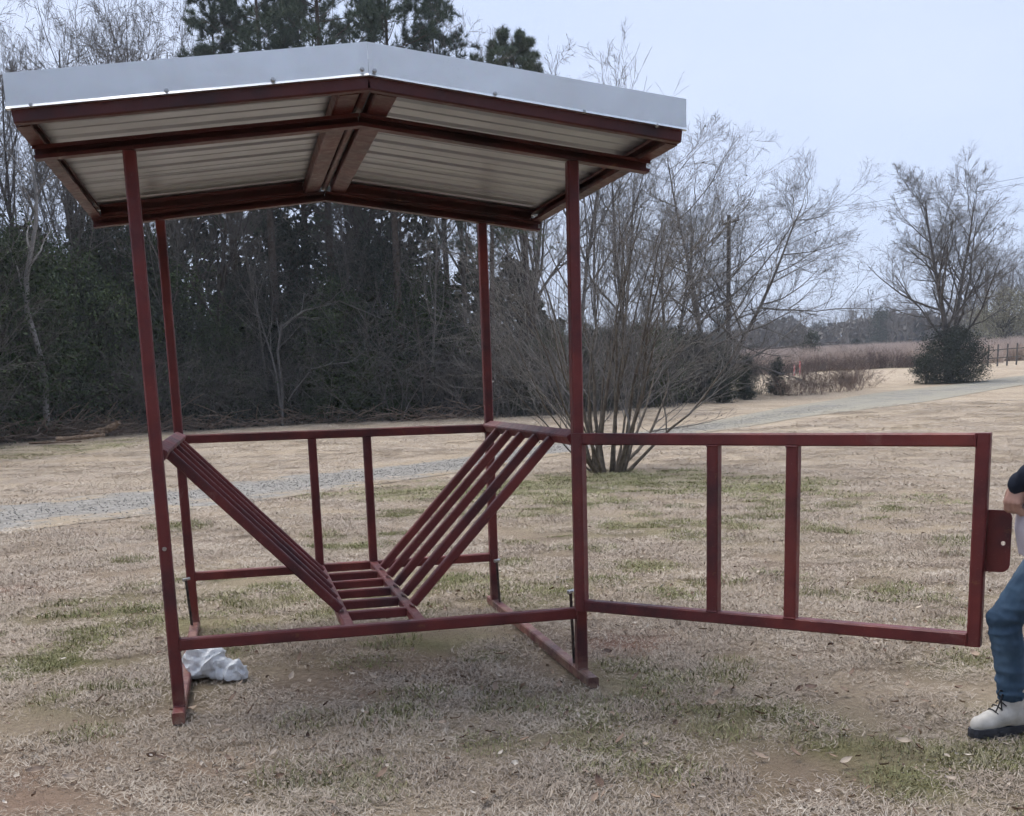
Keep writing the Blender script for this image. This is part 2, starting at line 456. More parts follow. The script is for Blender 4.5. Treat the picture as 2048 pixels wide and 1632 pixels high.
for d0, d1, spc, pr in ((2.2, 8, .075, .5), (8, 15, .12, .4)):
    x_, y_ = sector(d0, d1, spc, 77 + int(d0))
    dens = .25 + .75 * vnoise(x_, y_, .9, 6)
    k = r.rand(len(x_)) < pr * dens
    LX.append(x_[k]); LY.append(y_[k])
LX, LY = np.concatenate(LX), np.concatenate(LY)
k = on_drive(LX, LY) < 0; LX, LY = LX[k], LY[k]
N = len(LX); s_ = .35 + .8 * r.rand(N) ** 2
LZ = terrain(LX, LY) + r.uniform(.008, .03, N)
scatter('leaf_litter', leafs, np.stack([LX, LY, LZ], 1), r.randint(0, 6, N), np.stack([r.normal(0, .45, N), r.normal(0, .45, N), r.uniform(0, 6.28, N)], 1),
        np.stack([s_, s_, s_], 1), 'small dead leaves scattered thickly over the lawn', 'leaf litter')

# gravel stones standing proud of the drive
m = NT('stone'); M_stone = m.fin(m.ramp(m.objrand(), [(0, (.17, .16, .145)), (.5, (.24, .228, .21)), (1, (.33, .315, .29))]), .9, 0, .2)
def stone(seed):
    r_ = random.Random(seed); bm = bmesh.new(); bmesh.ops.create_icosphere(bm, subdivisions=1, radius=.026)
    for v in bm.verts: v.co *= r_.uniform(.65, 1.25); v.co.z *= .65
    me_ = bpy.data.meshes.new('stone'); bm.to_mesh(me_); bm.free(); me_.materials.append(M_stone); return ('stone', me_)
n = 9000; k = (r.rand(n) * 150 + 4).astype(int); f_ = np.clip(.5 + r.normal(0, .24, n), -.1, 1.1)[:, None]
q = DRU[k] * (1 - f_) + DRL[k] * f_ + r.normal(0, .25, (n, 2)); s_ = r.uniform(.15, .5, n)
scatter('gravel_stones', [stone(i) for i in range(4)], np.stack([q[:, 0], q[:, 1], terrain(q[:, 0], q[:, 1]) + .012], 1), r.randint(0, 4, n), r.uniform(0, 6.28, (n, 3)) * np.array([.1, .1, 1]), np.stack([s_] * 3, 1),
        'loose grey gravel stones on the drive', 'gravel')
# the largest leaves, one by one
M_leaf = leaf_mat('dead_leaf_large', [(.16, .10, .07), (.28, .20, .145), (.38, .29, .215), (.22, .15, .105), (.46, .38, .30), (.13, .08, .06)])
big_leaf = leaf_mesh('fallen_leaf', 91, .054, .014)[1]; big_leaf2 = leaf_mesh('fallen_leaf_b', 95, .06, .011)[1]
rr = random.Random(5)
for k in range(70):
    px, py = rr.uniform(20, 2030), rr.uniform(1380, 1625)
    if k < 20: py = rr.uniform(1240, 1400)
    p = ground_at(px, py)
    o = link('fallen_leaf', big_leaf if k % 2 else big_leaf2)
    o.location = (p[0], p[1], p[2] + rr.uniform(.016, .03)); o.rotation_euler = (rr.gauss(0, .35), rr.gauss(0, .35), rr.uniform(0, 6.28))
    s_ = rr.uniform(.7, 1.15); o.scale = (s_, s_, s_)
    tag(o, 'large dead curled leaf lying on the foreground lawn', 'leaf', 'large dead leaves on the lawn')
# ------------------------------------------------------------------ trees: growth and meshing
def unit(v): return v / np.maximum(np.linalg.norm(v, axis=-1, keepdims=True), 1e-9)
def polyline(r, p0, d0, L, P, wig, upb):
    """grow M curved branches at once: (M,3) starts and directions, (M,) lengths"""
    M_ = len(p0); pts = np.zeros((M_, P, 3)); pts[:, 0] = p0; d = unit(d0)
    st = (L / (P - 1))[:, None]
    for k in range(1, P):
        d = unit(d + r.normal(0, wig, (M_, 3)) + np.array([0, 0, upb]))
        pts[:, k] = pts[:, k - 1] + d * st
    return pts
def children(r, pts, rad, L, n, t0, t1, ang, angv, lr, rr_, upb, wig, P, tip=.25, lfall=.45, lv=.35):
    N_, Pp, _ = pts.shape; M_ = N_ * n
    par = np.repeat(np.arange(N_), n); j = np.tile(np.arange(n), N_)
    t = t0 + (t1 - t0) * (j + r.rand(M_)) / n
    f = t * (Pp - 1); i = np.minimum(f.astype(int), Pp - 2); u = (f - i)[:, None]
    a, b = pts[par, i], pts[par, i + 1]
    p0 = a * (1 - u) + b * u; tan = unit(b - a)
    r0 = (rad[par, i] * (1 - u[:, 0]) + rad[par, i + 1] * u[:, 0]) * rr_ * r.uniform(.75, 1.1, M_)
    q = unit(np.cross(tan, r.normal(0, 1, (M_, 3)))); an = ang + r.normal(0, angv, M_)
    d = tan * np.cos(an)[:, None] + q * np.sin(an)[:, None]
    Lc = L[par] * lr * (1 - lfall * (t - t0) / max(t1 - t0, 1e-6)) * r.uniform(1 - lv, 1 + lv, M_)
    c = polyline(r, p0, d, Lc, P, wig, upb)
    R = r0[:, None] * np.linspace(1, tip, P)[None]
    return c, R, Lc
def tubes(pts, rad, k, base=0):
    N_, P, _ = pts.shape
    tan = np.zeros_like(pts); tan[:, 1:-1] = pts[:, 2:] - pts[:, :-2]; tan[:, 0] = pts[:, 1] - pts[:, 0]; tan[:, -1] = pts[:, -1] - pts[:, -2]
    tan = unit(tan); ref = np.where(np.abs(tan[:, :1, 2:3]) < .8, np.array([0, 0, 1.0]), np.array([1.0, 0, 0]))
    s = unit(np.cross(tan, np.broadcast_to(ref, tan.shape))); q = np.cross(tan, s)
    a = np.arange(k) * 2 * np.pi / k
    V = pts[:, :, None, :] + rad[:, :, None, None] * (s[:, :, None, :] * np.cos(a)[None, None, :, None] + q[:, :, None, :] * np.sin(a)[None, None, :, None])
    id_ = np.arange(N_ * P * k).reshape(N_, P, k) + base
    nx = np.roll(id_, -1, axis=2)
    F = np.stack([id_[:, :-1], nx[:, :-1], nx[:, 1:], id_[:, 1:]], -1).reshape(-1, 4)
    return V.reshape(-1, 3), F
def tubes_mesh(name, groups, mat):
    V, F, b = [], [], 0
    for pts, rad, k in groups:
        v, f = tubes(pts, rad, k, b); V.append(v); F.append(f); b += len(v)
    return np_mesh(name, np.concatenate(V), np.concatenate(F), mat, True)
def leaves(r, C, size, aspect=.5, flat=0.0, sv=.4):
    """one bent quad pair per centre -> (V,F)"""
    n = len(C); a = unit(r.normal(0, 1, (n, 3)) * np.array([1, 1, 1 - flat])); b = unit(np.cross(a, r.normal(0, 1, (n, 3))))
    s = size * r.uniform(1 - sv, 1 + sv, n)[:, None]
    V = np.stack([C - a * s * .5, C + b * s * aspect * .5, C + a * s * .5, C - b * s * aspect * .5], 1).reshape(-1, 3)
    return V, np.arange(n * 4).reshape(n, 4)
def needles(r, C, Dr, n, L, wd):
    """needle tufts: n thin triangles around each centre, biased along Dr"""
    m_ = len(C); d = unit(np.repeat(Dr, n, 0) * .9 + r.normal(0, .62, (m_ * n, 3))); c = np.repeat(C, n, 0)
    ll = (L * r.uniform(.6, 1.15, m_ * n))[:, None]; s = unit(np.cross(d, r.normal(0, 1, d.shape))) * wd
    V = np.stack([c - s, c + s, c + d * ll], 1).reshape(-1, 3)
    return V, np.arange(m_ * n * 3).reshape(-1, 3)

def bark(name, a, b, sc_=6):
    m = NT(name); p = m.obj(); n = m.noise(sc_, 5, .7, p); n2 = m.noise(sc_ * .12, 3, .5, p)
    c = m.ramp(n, [(.3, a), (.7, b)])
    c = m.mix(m.math('MULTIPLY', m.objrand(), .35), c, m.mix(.5, c, (.07, .06, .055)))
    m.bump(n, .5, .03)
    return m.fin(c, .9, 0, .15)
def foliage(name, stops, sc_=.5):
    m = NT(name); p = m.obj()
    f = m.math('ADD', m.math('MULTIPLY', m.island(), .45), m.math('MULTIPLY', m.noise(sc_, 4, .65, p), .75))
    f = m.math('ADD', f, m.math('MULTIPLY', m.math('SUBTRACT', m.objrand(), .5), .25))
    return m.fin(m.ramp(f, stops), .75, 0, .25)
B_grey = bark('grey_bark', (.10, .09, .08), (.24, .22, .20))
B_dark = bark('dark_bark', (.035, .03, .027), (.09, .075, .065))
B_myrtle = bark('myrtle_bark', (.075, .062, .05), (.20, .168, .135), 9)
B_twig = bark('twig_bark', (.13, .12, .11), (.26, .245, .23))
B_wood = bark('wood_twig', (.07, .063, .058), (.175, .158, .145))
B_pine = bark('pine_bark', (.05, .038, .03), (.13, .10, .08))
F_pine = foliage('pine_needles', [(.2, (.028, .046, .032)), (.5, (.052, .080, .052)), (.75, (.09, .122, .078)), (.95, (.15, .175, .11))], .6)
F_cedar = foliage('cedar_leaves', [(.2, (.016, .021, .016)), (.5, (.029, .037, .027)), (.8, (.050, .060, .042)), (.95, (.09, .095, .068))], .7)
F_broad = foliage('broad_leaves', [(.2, (.015, .026, .010)), (.5, (.032, .052, .018)), (.8, (.068, .095, .035)), (.95, (.12, .14, .06))], .7)
F_dead = foliage('dead_leaves', [(.2, (.05, .044, .04)), (.5, (.09, .08, .073)), (.8, (.14, .125, .112)), (.95, (.20, .18, .16))], .7)
F_sedge = foliage('sedge_blades', [(.2, (.33, .25, .21)), (.5, (.50, .40, .34)), (.8, (.62, .515, .44)), (.95, (.68, .59, .51))], .25)

def bare_tree(name, seed, H, rad, barkm, twigm, lean=(0, 0), n1=13, spread=.8, stems=1, l1=.5, t0=.28, dens=(6, 6, 5), up1=.10, wig=.10, sspread=.12):
    r = np.random.RandomState(seed)
    p0 = np.stack([r.normal(0, .06 * stems, stems) * (stems > 1), r.normal(0, .06 * stems, stems) * (stems > 1), np.full(stems, -.15)], 1)
    az = r.uniform(0, 6.28, stems) if stems > 1 else np.zeros(1)
    az = np.arange(stems) * 6.283 / max(stems, 1) + r.normal(0, .3, stems)
    d0 = np.stack([lean[0] + np.cos(az) * sspread * (stems > 1), lean[1] + np.sin(az) * sspread * (stems > 1), np.ones(stems)], 1)
    L0 = np.full(stems, H) * r.uniform(.85, 1.05, stems)
    st = polyline(r, p0, d0, L0, 9, .045, .02)
    R0 = rad * r.uniform(.8, 1.1, stems)[:, None] * (np.linspace(1, .12, 9) ** .9)[None]; R0[:, 0] *= 1.35
    b1 = children(r, st, R0, L0, n1, t0, .97, spread, .18, l1, .62, up1, wig, 7, .22, .55)
    b2 = children(r, b1[0], b1[1], b1[2], dens[0], .2, .98, .75, .2, .5, .62, .05, .12, 5, .3, .4)
    b3 = children(r, b2[0], b2[1], b2[2], dens[1], .15, 1, .7, .22, .55, .65, .04, .13, 4, .4, .35)
    b4 = children(r, b3[0], b3[1], b3[2], dens[2], .1, 1, .65, .22, .6, .7, .03, .14, 3, .5, .3)
    mn = .0042
    for b in (b2, b3, b4): np.maximum(b[1], mn, out=b[1])
    return (tubes_mesh(name + '_trunk', [(st, R0, 9), (b1[0], b1[1], 6)], barkm),
            tubes_mesh(name + '_crown', [(b2[0], b2[1], 4), (b3[0], b3[1], 3), (b4[0], b4[1], 3)], twigm))
def pine_tree(name, seed, H, rad, t0, nb, bl, per=5, ntuft=6, lean=(0, 0), nl=.26):
    r = np.random.RandomState(seed)
    st = polyline(r, np.array([[0, 0, -.2]]), np.array([[lean[0], lean[1], 1.0]]), np.array([H]), 12, .007, .02)
    R0 = rad * np.linspace(1, .12, 12)[None]
    b1 = children(r, st, R0, np.array([H]), nb, t0, .99, 1.25, .22, bl, .35, .06, .07, 6, .3, .62, .4)
    b2 = children(r, b1[0], b1[1], b1[2], per, .3, 1, .8, .2, .42, .6, .09, .1, 4, .5, .4)
    b3 = children(r, b2[0], b2[1], b2[2], 3, .35, 1, .7, .25, .55, .7, .1, .1, 3, .6, .3)
    C, Dn = [], []
    for b, k in ((b2, ntuft), (b3, ntuft)):
        q = b[0]; P = q.shape[1]; t = r.uniform(.45, 1.0, (len(q), k)); f = t * (P - 1); i = np.minimum(f.astype(int), P - 2); u = (f - i)[..., None]
        ar = np.arange(len(q))[:, None]; a, bb = q[ar, i], q[ar, i + 1]
        C.append((a * (1 - u) + bb * u).reshape(-1, 3)); Dn.append(unit(bb - a).reshape(-1, 3))
    C, Dn = np.concatenate(C), np.concatenate(Dn)
    V, F = needles(r, C, Dn + np.array([0, 0, .25]), 11, nl, .0095)
    return (tubes_mesh(name + '_trunk', [(st, R0, 9), (b1[0], b1[1], 5), (b2[0], np.maximum(b2[1], .006), 3)], B_pine), np_mesh(name + '_crown', V, F, F_pine))
def leafy(name, seed, H, Wd, nclump, nleaf, size, fol, cone=.0, low=.05, rough=.25, aspect=.5, trunkm=None):
    """evergreen mass made of leaf clumps on limbs, cone 0 = round, 1 = pointed"""
    r = np.random.RandomState(seed)
    st = polyline(r, np.array([[0, 0, -.15]]), np.array([[0, 0, 1.0]]), np.array([H * .9]), 7, .04, .02); R0 = (.018 * H + .02) * np.linspace(1, .15, 7)[None]
    zz = low + (1 - low) * r.rand(nclump) ** (1.0 + .6 * cone)
    prof = (1 - cone) * np.sqrt(np.clip(1 - (2 * zz - .85) ** 2 / 1.4, .02, 1)) + cone * np.clip(1.08 - zz, .05, 1)
    az = r.uniform(0, 6.283, nclump); rad = Wd / 2 * prof * (r.rand(nclump) ** .45) * (1 + r.normal(0, rough, nclump))
    C = np.stack([np.cos(az) * rad, np.sin(az) * rad, zz * H], 1)
    a = st[0][np.clip((zz * 6 * .8).astype(int), 0, 6)]
    limbs = np.stack([a, a * .45 + C * .55 + np.array([0, 0, .04 * H]), C], 1)
    cs = Wd * .085 * r.uniform(.5, 1.5, nclump)
    Lc = np.repeat(C, nleaf, 0) + r.normal(0, 1, (nclump * nleaf, 3)) * np.repeat(cs, nleaf)[:, None] * np.array([1, 1, .75])
    Lc[:, 2] = np.maximum(Lc[:, 2], .03)
    V, F = leaves(r, Lc, size, aspect)
    return (tubes_mesh(name + '_trunk', [(st, R0, 7), (limbs, np.array([.012 * H ** .5, .008 * H ** .5, .004])[None].repeat(nclump, 0), 3)], trunkm or B_dark), np_mesh(name + '_crown', V, F, fol))
def brush(name, seed, H, Wd, n, mat, per=5, arch=-.06):
    """thicket of arching stems and twigs"""
    r = np.random.RandomState(seed)
    p0 = np.stack([r.uniform(-.5, .5, n) * Wd, r.uniform(-.35, .35, n) * Wd, np.full(n, -.05)], 1)
    d0 = np.stack([r.normal(0, .35, n), r.normal(0, .35, n), np.ones(n)], 1)
    L0 = H * r.uniform(.5, 1.15, n)
    st = polyline(r, p0, d0, L0, 7, .14, arch); R0 = (.006 + .0035 * H * r.uniform(.4, 1.2, n))[:, None] * np.linspace(1, .3, 7)[None]
    b1 = children(r, st, R0, L0, per, .25, 1, .8, .3, .42, .6, -.02, .16, 5, .4)
    b2 = children(r, b1[0], b1[1], b1[2], per, .15, 1, .8, .3, .5, .7, 0, .16, 3, .5)
    return (tubes_mesh(name + '_stems', [(st, R0, 4)], mat), tubes_mesh(name + '_twigs', [(b1[0], np.maximum(b1[1], .005), 3), (b2[0], np.maximum(b2[1], .004), 3)], mat))

def place(kind, meshes, p, rz_, s, label, cat, group=None, parts=('trunk', 'crown'), sz=None):
    e = empty(kind, (p[0], p[1], p[2]), rz_); e.scale = (s, s, sz or s)
    for nm, me in zip(parts, meshes): link(nm, me, e)
    return tag(e, label, cat, group)

# ------------------------------------------------------------------ near and middle distance trees
# crape myrtle: a fan of many stems
def myrtle():
    r = np.random.RandomState(4); n = 28
    az = np.arange(n) * 2.399 + r.normal(0, .25, n); rb = .27 * np.sqrt(r.rand(n))
    sp = np.concatenate([r.uniform(.03, .4, 16), r.uniform(.45, 1.2, 12)])
    p0 = np.stack([np.cos(az) * rb, np.sin(az) * rb, np.full(n, -.1)], 1)
    d0 = np.stack([np.cos(az) * sp, np.sin(az) * sp, np.ones(n)], 1)
    L0 = np.where(sp < .38, r.uniform(3.6, 5.0, n), r.uniform(2.6, 3.9, n))
    st = polyline(r, p0, d0, L0, 9, .085, .02); R0 = r.uniform(.015, .040, n)[:, None] * np.linspace(1, .16, 9)[None]; R0[:, 0] *= 1.4
    b1 = children(r, st, R0, L0, 7, .28, .98, .5, .2, .5, .55, .05, .11, 6, .3, .3)
    b2 = children(r, b1[0], b1[1], b1[2], 6, .15, 1, .55, .22, .5, .65, .04, .13, 5, .35, .3)
    b3 = children(r, b2[0], b2[1], b2[2], 4, .15, 1, .55, .2, .55, .7, .05, .1, 4, .5, .3)
    for b in (b1, b2, b3): np.maximum(b[1], .0021, out=b[1])
    # seed heads at the twig tips
    tips = b2[0][:, -1]; tips = tips[r.rand(len(tips)) < .3]
    V, F = leaves(r, np.repeat(tips, 3, 0) + r.normal(0, .03, (len(tips) * 3, 3)), .035, .7)
    # root flare
    return [tubes_mesh('myrtle_trunk', [(st, R0, 7)], B_myrtle), tubes_mesh('myrtle_crown', [(b1[0], b1[1], 5), (b2[0], b2[1], 3), (b3[0], b3[1], 3)], B_twig), np_mesh('myrtle_seed_heads', V, F, F_dead)]
pm = ground_at(1215, 944)
place('crape_myrtle', myrtle(), pm, .4, hdist(pm) / 17.0 * .95, sz=hdist(pm) / 17.0 * .82, label='large bare many-stemmed crape myrtle fanning out behind the gate post', cat='tree', parts=('trunk', 'crown', 'seed_heads'))

# big bare spreading tree behind it
p = along(1425, 58)
place('bare_tree', bare_tree('spreading_tree', 12, 11.6, .15, B_grey, B_wood, n1=17, spread=1.12, l1=.60, t0=.16, dens=(8, 7, 5), up1=.04, stems=3, sspread=.3), p, 1.2, 1.0,
      'wide bare tree with low sweeping limbs right of the crape myrtle', 'tree')
p = along(1335, 60)
place('bare_tree', bare_tree('upright_tree', 31, 10.6, .12, B_grey, B_wood, n1=16, spread=.6, l1=.42, t0=.3, dens=(6, 6, 4), stems=2, sspread=.1), p, 2.0, 1.0,
      'tall upright bare tree directly behind the crape myrtle crown', 'tree')
# tree at the bend of the drive with an evergreen shrub at its foot
ps = ground_at(1905, 766); DS = hdist(ps)
hs = ((747 - 318) / FOC * DS) * .80
place('bare_tree', bare_tree('roadside_tree', 27, hs, hs * .021, B_wood, B_wood, n1=18, spread=.74, l1=.50, t0=.2, dens=(8, 7, 6), stems=2, sspread=.12, up1=.09), ps + np.array([.4, .8, 0]), .6, 1.0,
      'bare tree with twin trunks rising out of an evergreen shrub by the drive', 'tree')
k = DS / FOC
place('evergreen_shrub', leafy('roadside_shrub', 8, 92 * k, 118 * k, 260, 130, 2.6 * k, F_cedar, 0, .0, .14), ps, 0, 1.0,
      'dense dark evergreen shrub at the foot of the twin-trunked tree', 'shrub', parts=('trunk', 'crown'))
p = ground_at(1852, 768)
place('evergreen_shrub', leafy('roadside_shrub_b', 9, 48 * k, 50 * k, 40, 90, 2.6 * k, F_cedar, 0, .03, .15), p, 0, 1.0,
      'small low evergreen clump left of the dark roadside shrub', 'shrub')
# small cedars and weeds along the drive, right of the myrtle
cedar = leafy('cedar', 41, 3.0, 1.9, 95, 95, .085, F_cedar, .75, .03, .2)
for (px, py, h_, lb) in [(1553, 790, 70, 'small dark cedar beside the dry weeds along the drive'), (1490, 800, 62, 'stubby dark cedar at the edge of the brush'), (1440, 806, 90, 'dark cedar half hidden in brush behind the myrtle')]:
    p = ground_at(px, py); h_m = h_ / FOC * hdist(p)
    place('cedar_tree', cedar, p, px, h_m / 3.0, lb, 'tree', 'small cedars along the drive')
weed = brush('weeds', 51, 1.3, 2.6, 70, bark('weed_stems', (.13, .09, .075), (.27, .20, .165)), 5, -.03)
for (px, py, h_, lb) in [(1655, 784, 60, 'patch of tall dry brown weeds right of the small cedar'), (1700, 778, 46, 'lower patch of dry weeds at the right end of the weed strip'), (1608, 790, 44, 'dry weeds at the foot of the small cedar')]:
    p = ground_at(px, py); place('dry_weeds', weed, p, px, h_ / FOC * hdist(p) / 1.3, lb, 'weeds', 'dry weeds along the drive', ('stems', 'twigs'))
p = ground_at(1708, 776)
place('sapling', bare_tree('sapling', 61, 50 / FOC * hdist(p), .03, B_grey, B_twig, n1=8, spread=.5, l1=.3, dens=(3, 3, 2)), p, 0, 1.0, 'single thin sapling standing in the dry weeds', 'sapling')

# ------------------------------------------------------------------ the field: sedge, brush row, far trees
r = np.random.RandomState(70)
def sedge_patch(name, seed, n, H, wd, rad):
    r = np.random.RandomState(seed)
    az = r.uniform(0, 6.283, n); q = rad * np.sqrt(r.rand(n)); b = np.stack([q * np.cos(az), q * np.sin(az), 0 * q], 1)
    d = unit(np.stack([r.normal(0, .25, n), r.normal(0, .25, n), np.ones(n)], 1)); L = H * r.uniform(.5, 1.2, n)[:, None]
    s = np.stack([np.cos(az), np.sin(az), 0 * az], 1) * wd
    V = np.stack([b - s, b + s, b + d * L], 1).reshape(-1, 3)
    return (name, np_mesh(name, V, np.arange(n * 3).reshape(-1, 3), F_sedge))
sp_ = [sedge_patch('sedge', 1, 260, 1.3, .025, 1.3), sedge_patch('sedge_b', 2, 200, 1.0, .03, 1.3)]
xs, ys_ = [], []
pb = [along(q, 88) for q in (1300, 1480, 1660, 1850, 2050, 2250)]
for i in range(9000):
    px = r.uniform(1250, 2400); dd = 92 + 120 * r.rand() ** 1.2
    if px > 1960: dd += 6
    q = along(px, dd); xs.append(q[0]); ys_.append(q[1])
xs, ys_ = np.array(xs), np.array(ys_); n = len(xs)
scatter('sedge_field', sp_, np.stack([xs, ys_, terrain(xs, ys_)], 1), r.randint(0, 2, n), np.stack([0 * xs, 0 * xs, r.uniform(0, 6.28, n)], 1),
        np.stack([r.uniform(.8, 1.4, n)] * 3, 1), 'tall pinkish tan broom sedge covering the far field', 'sedge')
fbrush = brush('field_brush', 55, 2.0, 3.6, 90, bark('field_brush_stems', (.09, .062, .055), (.18, .13, .115)), 5, -.02)
rr = random.Random(8)
k = 0
for px in range(1470, 1860, 26):
    p = along(px + rr.uniform(-8, 8), 88 + rr.uniform(-2, 5)); hh = rr.uniform(.4, .85)
    place('field_brush', fbrush, p, rr.uniform(0, 6), hh, 'rusty brown brush in the row along the near edge of the sedge field', 'brush', 'brush row at the field edge', ('stems', 'twigs'))
cedar_f = leafy('field_cedar', 43, 3.0, 2.2, 60, 60, .14, F_cedar, .4, .03, .25)
for px, dd, s_, lb in ((1712, 150, .8, 'small dark evergreen standing far out in the sedge field'), (1770, 165, .6, 'tiny dark evergreen right of the other one in the sedge field'), (1620, 96, .95, 'dark evergreen bush in the rusty brush row')):
    place('field_bush', cedar_f, along(px, dd), px, s_, lb, 'bush')

# far tree line: each a small bare tree, sharing a few meshes
def far_tree(seed, H):
    r = np.random.RandomState(seed)
    a = bare_tree('far_tree', seed, H, .2, B_wood, B_wood, n1=12, spread=.65, l1=.42, t0=.25, dens=(6, 5, 3))
    return a
far_protos = [far_tree(101 + i, 11) for i in range(3)]
far_pine = leafy('far_evergreen', 110, 10, 5.5, 90, 45, .34, F_cedar, .3, .2, .3)
for i in range(118):
    px = 1180 + i * 11.5 + rr.uniform(-7, 7); dd = rr.uniform(225, 265)
    if px > 1960: dd = rr.uniform(190, 240)
    p = along(px, dd); s_ = rr.uniform(.75, 1.1)
    if px < 1700: s_ *= .92
    if px > 1900: s_ *= 1 + min(.55, (px - 1900) / 250)
    if rr.random() < .2 and px < 1880:
        place('far_evergreen', far_pine, p, rr.uniform(0, 6), s_ * .95, 'dark evergreen in the far tree line beyond the sedge field', 'tree', 'evergreens in the far tree line')
    else:
        place('far_tree', far_protos[i % 3], p, rr.uniform(0, 6), s_, 'bare grey tree in the far tree line beyond the sedge field', 'tree', 'bare trees in the far tree line')
def thicket(name, seed, pts, size, mat, asp=.3):
    r = np.random.RandomState(seed); V, F = leaves(r, pts, size, asp); return np_mesh(name, V, F, mat)
# undergrowth that fills the far line to the ground
n = 26000; u_ = r.rand(n); PXF = 1150 + 1250 * u_; dd = 245 + r.uniform(0, 40, n)
hor = np.array([ray(q, 785.5 - (q - 473) * .0277)[:2] for q in np.linspace(1150, 2400, 60)]); hor = hor / np.linalg.norm(hor, axis=1, keepdims=True)
hx = np.interp(PXF, np.linspace(1150, 2400, 60), hor[:, 0]); hy = np.interp(PXF, np.linspace(1150, 2400, 60), hor[:, 1])
X_, Y_ = CX + hx * dd, CY + hy * dd
Z_ = terrain(X_, Y_) + 7.0 * r.rand(n) ** 1.6 * (.7 + .6 * vnoise(PXF, dd, .02, 5))
tag(link('far_woodland', thicket('far_woodland', 3, np.stack([X_, Y_, Z_], 1), 1.5, F_dead, .6)), 'grey brown undergrowth of the far tree line', 'woodland', kind='stuff')
# olive green willow-like tree at the right edge, behind the shrub
p = along(2005, 120)
place('olive_tree', leafy('olive_tree', 15, 6.0, 7.0, 120, 110, .15, foliage('olive_leaves', [(.2, (.15, .145, .095)), (.6, (.24, .225, .15)), (.9, (.32, .295, .21))]), 0, .25, .2), p, 0, 1.0,
      'rounded olive green tree behind the roadside shrub at the right edge', 'tree')
# field fence at the far right
m = NT('fence_post_wood'); M_post = m.fin(m.ramp(m.noise(8, 4, .7, m.pos()), [(.3, (.07, .063, .058)), (.7, (.15, .135, .12))]), .9)
f = empty('field_fence', along(2000, 84)); tag(f, 'dark post and rail field fence right of the roadside shrub', 'fence')
f0 = np.array(f.location); prev = None
for i, px in enumerate(range(1975, 2260, 19)):
    q = along(px, 84 + i * .4) - f0
    pts = np.array([[[q[0], q[1], q[2] - .2], [q[0], q[1], q[2] + 1.45]]])
    link('post', tubes_mesh('fence_post', [(pts, np.array([[.06, .055]]), 6)], M_post), f)
    if prev is not None:
        for z in (.55, 1.1):
            pr = np.array([[[prev[0], prev[1], prev[2] + z], [q[0], q[1], q[2] + z]]])
            link('rail', tubes_mesh('fence_rail', [(pr, np.array([[.035, .035]]), 4)], M_post), f)
    prev = q
# survey markers
m = NT('marker_paint'); M_mark = m.fin(m.mix(m.math('GREATER_THAN', m.noise(6, 2, .5, m.pos()), .52), (.62, .16, .15), (.75, .6, .57)), .6)
for px, lb in ((1588, 'reddish marker stake at the field edge, left one of two'), (1599, 'taller pinkish marker stake at the field edge, right one of two')):
    p = along(px, 86); h_ = .75 if px < 1590 else 1.0
    me = tubes_mesh('marker', [(np.array([[[0, 0, -.05], [0.02, 0, h_ * .5], [.03, 0, h_]]]), np.array([[.06, .06, .055]]), 6)], M_mark)
    o = link('marker_stake', me); o.location = p; tag(o, lb, 'marker', 'marker stakes at the field edge')

# ------------------------------------------------------------------ utility pole and wires
def pole(px, dd, top, name_label):
    p = along(px, dd); h_ = px_at(px, top, dd)[2] - p[2]
    e = empty('utility_pole', p, -1.5); tag(e, name_label, 'utility pole')
    link('shaft', tubes_mesh('pole_shaft', [(np.array([[[0, 0, -.3], [0, 0, h_ * .5], [0, 0, h_]]]), np.array([[.13, .12, .10]]), 10)], B_wood), e)
    def bx(nm, a, b, w_): link(nm, tubes_mesh(nm, [(np.array([[a, b]], float), np.array([[w_, w_]]), 4)], B_dark), e)
    bx('crossarm', (-.9, .1, h_ - .35), (.9, .1, h_ - .35), .06)
    bx('brace', (-.6, .1, h_ - .37), (0, .1, h_ - .95), .03); bx('brace', (.6, .1, h_ - .37), (0, .1, h_ - .95), .03)
    ins = NT('insulator').fin((.25, .22, .2), .3)
    for x in (-.8, 0, .8):
        link('insulator', tubes_mesh('insulator', [(np.array([[[x, .1, h_ - .28], [x, .1, h_ - .2], [x, .1, h_ - .1]]]), np.array([[.04, .07, .03]]), 8)], ins), e)
    return p, h_
pA, hA = pole(1456, 62, 430, 'dark wooden utility pole with crossarm seen through the bare tree')
m = NT('wire'); M_wire = m.fin((.05, .05, .055), .6)
wires = [(1662, 395, 2075, 320), (1662, 402, 2075, 331)]
for i, (xa, ya, xb, yb) in enumerate(wires):
    a = np.array([pA[0], pA[1], pA[2] + hA - .15 - i * .25]); d = ray(xa, ya)
    b = px_at(2600, 230 + i * 14, 58); t = np.linspace(0, 1, 24)[:, None]; pts = a * (1 - t) + b * t; pts[:, 2] -= 4 * .55 * (t * (1 - t))[:, 0]
    o = link('power_line', tubes_mesh('power_line', [(pts[None], np.full((1, 24), .0065), 4)], M_wire))
    tag(o, 'upper power line strung from the utility pole to the right' if i == 0 else 'lower power line strung from the utility pole to the right', 'power line')

# ------------------------------------------------------------------ the wood on the left
EDGE = [(-700, 1000), (-350, 935), (0, 884), (300, 866), (600, 848), (900, 838), (1150, 832), (1300, 815), (1420, 802), (1520, 790)]
ED = np.array([hdist(ground_at(a, b)) for a, b in EDGE]); EX = np.array([a for a, b in EDGE], float)
def edge(px, back=0.0): return along(px, float(np.interp(px, EX, ED)) + back)
def height_to(px, py, p):
    return px_at(px, py, hdist(p))[2] - p[2]
rr = random.Random(21)
